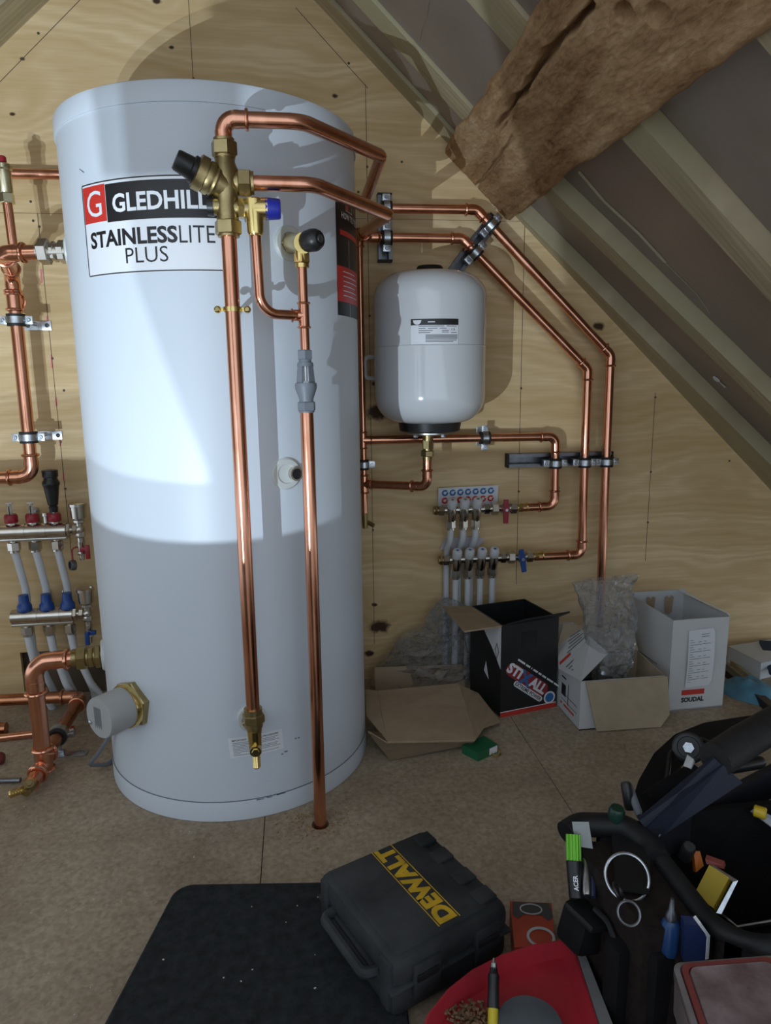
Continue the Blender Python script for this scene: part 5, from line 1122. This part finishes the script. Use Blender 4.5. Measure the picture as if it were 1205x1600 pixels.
q_ = [on_floor(955, 1292, .204), on_floor(1018, 1318, .204), on_floor(1014, 1395, .204), on_floor(962, 1388, .204)]
m = MB(); m.slab(q_, .003); m.build('leather_flap', LEATH, tbg)
m = MB(); m.tube(fillet([on_floor(1012, 1252, .19), on_floor(1040, 1232, .20), on_floor(1085, 1205, .21)], .03), .013, 12); m.build('strap_roll', FAB, tbg)
# handle: navy brackets and padded grip
h0, h1, h2 = on_floor(1003, 1287, .214), on_floor(1122, 1188, .305), V(.86, -.985, .305)
for yo in (0.0,):
    n = V(0, .012, 0)
    m = MB(); m.hexa([h0-n, on_floor(1030, 1296, .206)-n, on_floor(1152, 1215, .285)-n, h1-n], [h0+n, on_floor(1030, 1296, .206)+n, on_floor(1152, 1215, .285)+n, h1+n]); m.build('handle_arm', NAVY, tbg)
    m = MB(); m.tube(fillet([h0, on_floor(1068, 1240, .255), h1], .02), .009, 10); m.build('arm_edge', NAVY, tbg)
gp = [h1+V(-.004, 0, 0), on_floor(1160, 1160, .312), on_floor(1215, 1128, .318), on_floor(1290, 1085, .318)]
m = MB(); m.tube(fillet(gp, .05), .0235, 16); m.build('handle_grip', mat('grip_foam', (.016, .016, .017), .65, scale=60, var=.4, bump=.5, bscale=260), tbg)
m = MB(); q0, q1 = on_floor(1008, 1302, .214), on_floor(1225, 1188, .226); n = V(0, .006, 0)
m.hexa([q0-n-V(0, 0, .05), q1-n-V(0, 0, .05), q1+n-V(0, 0, .05), q0+n-V(0, 0, .05)], [q0-n, q1-n, q1+n, q0+n]); m.build('centre_board', mat('board_navy', (.016, .018, .026), .5, scale=20, var=.3), tbg)
for px, py in ((1025, 1300), (1070, 1277), (1120, 1252), (1163, 1228)):
    p = on_floor(px, py, .206); MB().lathe(p-V(0, .004, 0), V(0, -.8, .5), [(0, .0045), (.0025, .004), (.0035, .002), (.0035, .0005)], 12).build('rivet', STEEL, tbg)
# shoulder strap looping behind the bag
st_ = thing('shoulder_strap', 'black webbing strap arching over the floor behind the tool bag', 'strap', on_floor(1000, 1200))
sp = [on_floor(px, py, z) for px, py, z in ((985, 1262, .150), (998, 1222, .155), (1022, 1180, .155), (1055, 1150, .15), (1100, 1132, .14), (1150, 1124, .13), (1230, 1112, .12))]
m = MB(); P = fillet(sp, .08, 4); vs = []
for i, p in enumerate(P): vs += [p+V(0, 0, .004), p+V(.020, -.050, .012), p+V(.022, -.052, .008), p+V(.002, -.002, .0)]
m.add(vs, [(i*4+k, i*4+(k+1) % 4, (i+1)*4+(k+1) % 4, (i+1)*4+k) for i in range(len(P)-1) for k in range(4)]); m.build('webbing', FAB, st_)
m = MB(); m.tube(fillet([on_floor(1040, 1235, .16), on_floor(1048, 1175, .19), on_floor(1085, 1150, .20), on_floor(1118, 1165, .20)], .03), .004, 8); m.build('wire_loop', BLACKP, st_)
c = on_floor(1076, 1168, .20); tm_ = thing('tape_reel', 'black round reel with bright hub at the back of the tool bag', 'tool', c)
dv = (CAM-c).normalized()
MB().lathe(c-dv*.012, dv, [(0, .023), (.004, .026), (.016, .026), (.018, .023), (.018, .018), (.015, .017), (.015, .010)], 28).build('case', BLACKP, tm_)
MB().nut(c+dv*.002, c+dv*.010, .010).build('hub', STEEL, tm_)
def tool(px, py, z, px2, py2, z2, r, mt, name, label, cat='tool', n=12, tip=None):
    a, b = on_floor(px, py, z), on_floor(px2, py2, z2); d = b-a; L_ = d.length
    if tip is None: return single(MB().lathe(a, d, [(0, r*.85), (L_*.06, r), (L_*.9, r), (L_, r*.8)], n).build(name, mt), label, cat)
    t = thing(name, label, cat, a); MB().lathe(a, d, [(0, r*.85), (L_*.08, r), (L_*.55, r), (L_*.62, r*.7)], n).build('handle', mt, t); MB().lathe(a, d, [(L_*.58, r*.62), (L_*.7, r*.66), (L_*.8, r*.35), (L_, r*.22)], n).build('shaft', tip, t); return t
LIME = mat('lime_plastic', (.16, .55, .02), .4)
mk = thing('marker', 'black deep-hole marker with lime green ribbed cap in the bag end pocket', 'marker', on_floor(900, 1400, .16))
a, b, c = on_floor(902, 1402, .150), on_floor(897, 1345, .185), on_floor(896, 1304, .210)
MB().cyl(a, b, .0105, n=16).build('barrel', BLACKP, mk); m = MB(); m.cyl(b, c, .0070, n=12); d = (c-b)
for k in range(6): e = basis(d); w = (e[0]*math.cos(k*PI/3)+e[1]*math.sin(k*PI/3))*.0078; m.tube([b+w, c+w], .0020, 6)
m.build('ribbed_cap', LIME, mk)
dvm = (CAM-a).normalized(); um = (b-a).normalized(); rm_ = um.cross(dvm).normalized()
fmk = lambda u, v: a+um*(.012+u)+rm_*-v*-1+dvm*.0112
prt(LABELW, lambda mm: lettering(mm, 'ACER', .006, .018, lambda u, v: a+um*(.016+u)-rm_*v+dvm*.0112, 0, 0, .02), 'lettering', mk)
a, b = on_floor(914, 1330, .19), on_floor(907, 1284, .222); m = MB(); rr2 = um.cross(dvm).normalized()*.011
pkk = thing('lead_case', 'clear plastic pencil lead case in the bag end pocket', 'case', a)
m.hexa([a-rr2, a+rr2, a+rr2-dvm*.006, a-rr2-dvm*.006], [b-rr2, b+rr2, b+rr2-dvm*.006, b-rr2-dvm*.006]); m.build('case', mat('clear_case', (.26, .28, .28), .15), pkk)
tool(918, 1400, .165, 916, 1342, .185, .0055, STEEL, 'chisel', 'bright steel blade handle in the bag end pocket', 'chisel')
tool(925, 1402, .160, 926, 1352, .180, .0055, mat('dark_blue', (.02, .03, .07), .4), 'chisel', 'dark blue handled tool in the bag end pocket')
for k, (px, py, z, R, r, ax_) in enumerate(((980, 1370, .212, .0260, .0019, CAM-on_floor(980, 1370, .212)+V(.25, 0, 0)), (983, 1427, .205, .0125, .0016, CAM-on_floor(983, 1427, .205)+V(-.3, 0, 0)), (966, 1392, .210, .0085, .0022, V(.6, -.3, .5)))):
    single(MB().ring(on_floor(px, py, z), ax_, R, r, 36, 8).build('key_ring', (STEEL, DARKSTEEL, BLACKP)[k]), ('large bright steel ring hanging on the bag pocket', 'smaller dark steel ring hanging below the large ring', 'small black ring linked to the large steel ring')[k], 'ring')
tool(958, 1300, .195, 965, 1262, .235, .011, mat('dark_green', (.006, .035, .022), .35), 'pliers', 'dark green and black tool grip standing at the back of the pocket')
tool(985, 1265, .20, 978, 1222, .235, .008, BLACKP, 'pliers', 'black pliers handle beside the strap')
tool(1000, 1275, .205, 982, 1225, .225, .0055, GREYP, 'pliers', 'grey curved plier handle beside the strap')
tool(1045, 1490, .16, 1051, 1404, .225, .0105, mat('screw_blue', (.01, .05, .16), .35), 'screwdriver', 'blue handled nut driver in the bag front pocket', tip=DARKSTEEL)
def card(q, th, name, mt, label, cat): return single(MB().slab([on_floor(*p) for p in q], th).build(name, mt), label, cat)
card([(1062, 1487, .165), (1095, 1487, .165), (1097, 1450, .20), (1084, 1432, .21), (1064, 1430, .21)], .012, 'blade_packet', mat('packet_blue', (.02, .035, .11), .35), 'dark blue and white packet in the bag front pocket', 'packet')
card([(1094, 1487, .168), (1099, 1486, .168), (1101, 1450, .203), (1087, 1430, .213), (1083, 1433, .212), (1097, 1452, .202)], .010, 'packet_edge_card', PAPER, 'crumpled white paper edge beside the dark blue packet', 'paper')
card([(1088, 1405, .150), (1118, 1425, .148), (1143, 1378, .175), (1112, 1358, .178)], .015, 'tape_roll', mat('yellow_card', (.45, .32, .02), .5), 'yellow square pack standing inside the tool bag', 'packet')
card([(1118, 1427, .146), (1126, 1429, .146), (1152, 1377, .178), (1112, 1352, .180), (1110, 1357, .178), (1144, 1379, .176)], .012, 'steel_square', STEEL, 'steel edged square beside the yellow pack', 'tool')
card([(1084, 1330, .185), (1094, 1330, .185), (1100, 1353, .17), (1088, 1363, .165)], .010, 'orange_tool', mat('tool_orange', (.50, .13, .01), .45), 'small orange plastic tool inside the tool bag', 'tool')
card([(1102, 1342, .17), (1130, 1352, .17), (1132, 1358, .165), (1104, 1350, .165)], .010, 'red_tool', mat('tool_pale_red', (.36, .09, .07), .5), 'pale red tool end behind the yellow pack', 'tool')
tool(1070, 1340, .17, 1078, 1322, .195, .009, DARKSTEEL, 'socket', 'dark steel socket beside the orange tool', 'socket')
card([(1172, 1268, .215), (1240, 1320, .19), (1240, 1295, .205), (1180, 1262, .222)], .004, 'steel_plate', mat('pale_plate', (.32, .34, .36), .4), 'pale grey plate at the right edge of the tool bag', 'plate')
tool(1178, 1266, .225, 1198, 1272, .225, .008, mat('tool_yellow', (.55, .38, .02), .4), 'tape_measure', 'small yellow tool end at the right edge of the bag')
m = MB(); m.tube([on_floor(1122, 1425, .135), on_floor(1152, 1449, .135), on_floor(1230, 1436, .135)], .0028, 8); single(m.build('steel_rule', STEEL), 'bent steel rule edge at the bottom of the bag', 'rule')
card([(1070, 1200, .215), (1082, 1205, .215), (1086, 1190, .225), (1076, 1183, .225)], .008, 'white_clip', WHITEP, 'small white plastic clip below the round reel', 'clip')
tool(1128, 1200, .27, 1190, 1190, .26, .010, BLACKP, 'hammer', 'black tool shaft under the padded handle')
tool(1165, 1195, .25, 1192, 1160, .285, .0028, STEEL, 'hex_key', 'bright steel key under the padded handle', 'hex key')
card([(1186, 1163, .285), (1203, 1152, .29), (1204, 1142, .298), (1190, 1150, .294)], .010, 'red_tool', mat('dull_red', (.16, .03, .03), .5), 'dull red tool tucked behind the padded handle', 'tool')

# organiser at the bottom right, standing on a black tool box
OZ = .232
og = thing('organiser_case', 'clear lidded organiser case with red rim at the bottom right corner', 'organiser', on_floor(1140, 1560, OZ-.05))
o0, o1_, o3 = on_floor(1052, 1503, OZ), on_floor(1220, 1490, OZ), on_floor(1097, 1640, OZ); o2_ = o1_+(o3-o0)
bx_ = outline([o0, o1_, o2_, o3], .012); k_ = len(bx_)
def loft(m, rings):
    k = len(rings[0]); m.add([p for r_ in rings for p in r_], [(j*k+i, j*k+(i+1) % k, (j+1)*k+(i+1) % k, (j+1)*k+i) for j in range(len(rings)-1) for i in range(k)])
oc = (o0+o2_)/2
def sc(P, f, dz): return [oc+(p-oc)*f+V(0, 0, dz) for p in P]
ORED = mat('organiser_red', (.20, .045, .04), .45); OCL = mat('organiser_clear', (.24, .22, .22), .2, scale=9, col2=(.14, .12, .12), spec=.6)
m = MB(); loft(m, [sc(bx_, .98, -.05), sc(bx_, 1.0, -.012)]); m.f.append(tuple(range(k_))); m.build('tray', OCL, og)
m = MB(); loft(m, [sc(bx_, 1.0, -.012), sc(bx_, 1.02, -.010), sc(bx_, 1.02, -.002), sc(bx_, .93, .0), sc(bx_, .90, -.003)]); m.build('grey_rim', OCL, og)
m = MB(); loft(m, [sc(bx_, .905, -.002), sc(bx_, .90, .002), sc(bx_, .80, .002), sc(bx_, .79, -.001)]); m.build('red_rim', ORED, og)
m = MB(); loft(m, [sc(bx_, .79, -.001), sc(bx_, .77, .003), sc(bx_, .70, .002), sc(bx_, .2, .002)]); m.f.append(tuple(range(3*k_, 4*k_))); m.build('lid', mat('lid_clear', (.26, .20, .20), .2, scale=26, col2=(.12, .075, .075)), og)
bxm = thing('tool_box', 'black tool box under the clear organiser case', 'tool box', (oc.x, oc.y, 0))
m = MB(); loft(m, [[V(p.x, p.y, 0) for p in sc(bx_, .90, 0)], [V(p.x, p.y, OZ-.052) for p in sc(bx_, .93, 0)]]); m.f.append(tuple(range(k_))); m.f.append(tuple(range(k_, 2*k_))); m.build('body', FAB, bxm)
m = MB(); m.box((oc.x-.0, oc.y, OZ-.056), (.03, .02, .008), None, .002); m.build('catch', BLACKP, bxm)

# sawdust round the bored hole, specks on the floor
m = MB()
for k in range(260):
    a, r = random.uniform(0, 2*PI), .018+abs(random.gauss(0, .035)); p = HOLE+V(r*math.cos(a)-.01, r*math.sin(a)*.8+.01, .0012)
    if (p-HOLE).length < .018 or math.hypot(p.x-TX, p.y-TY) < TR+.004: continue
    s = random.uniform(.0006, .0022); m.box(p, (s*2.2, s, s*.8), Matrix.Rotation(random.uniform(0, 3), 3, 'Z'))
o = m.build('drill_dust', mat('drill_dust', (.42, .29, .14), .9, scale=200, var=.6)); o['kind'] = 'stuff'; o['label'] = 'drilling dust and shavings round the pipe hole in the floor'; o['category'] = 'dust'
m = MB()
for k in range(46):
    px, py = random.uniform(20, 860), random.uniform(1220, 1590); p = on_floor(px, py)
    if math.hypot(p.x-TX, p.y-TY) < TR+.01: continue
    z = .0158 if (p.y < -.79 and -.24 < p.x < .03) else .0008
    s = random.uniform(.0006, .0018); m.box(p+V(0, 0, z), (s*1.6, s, s*.6), Matrix.Rotation(random.uniform(0, 3), 3, 'Z'))
o = m.build('floor_specks', mat('pale_speck', (.6, .58, .52), .8)); o['kind'] = 'stuff'; o['label'] = 'pale specks of debris scattered over the floor and mat'; o['category'] = 'debris'
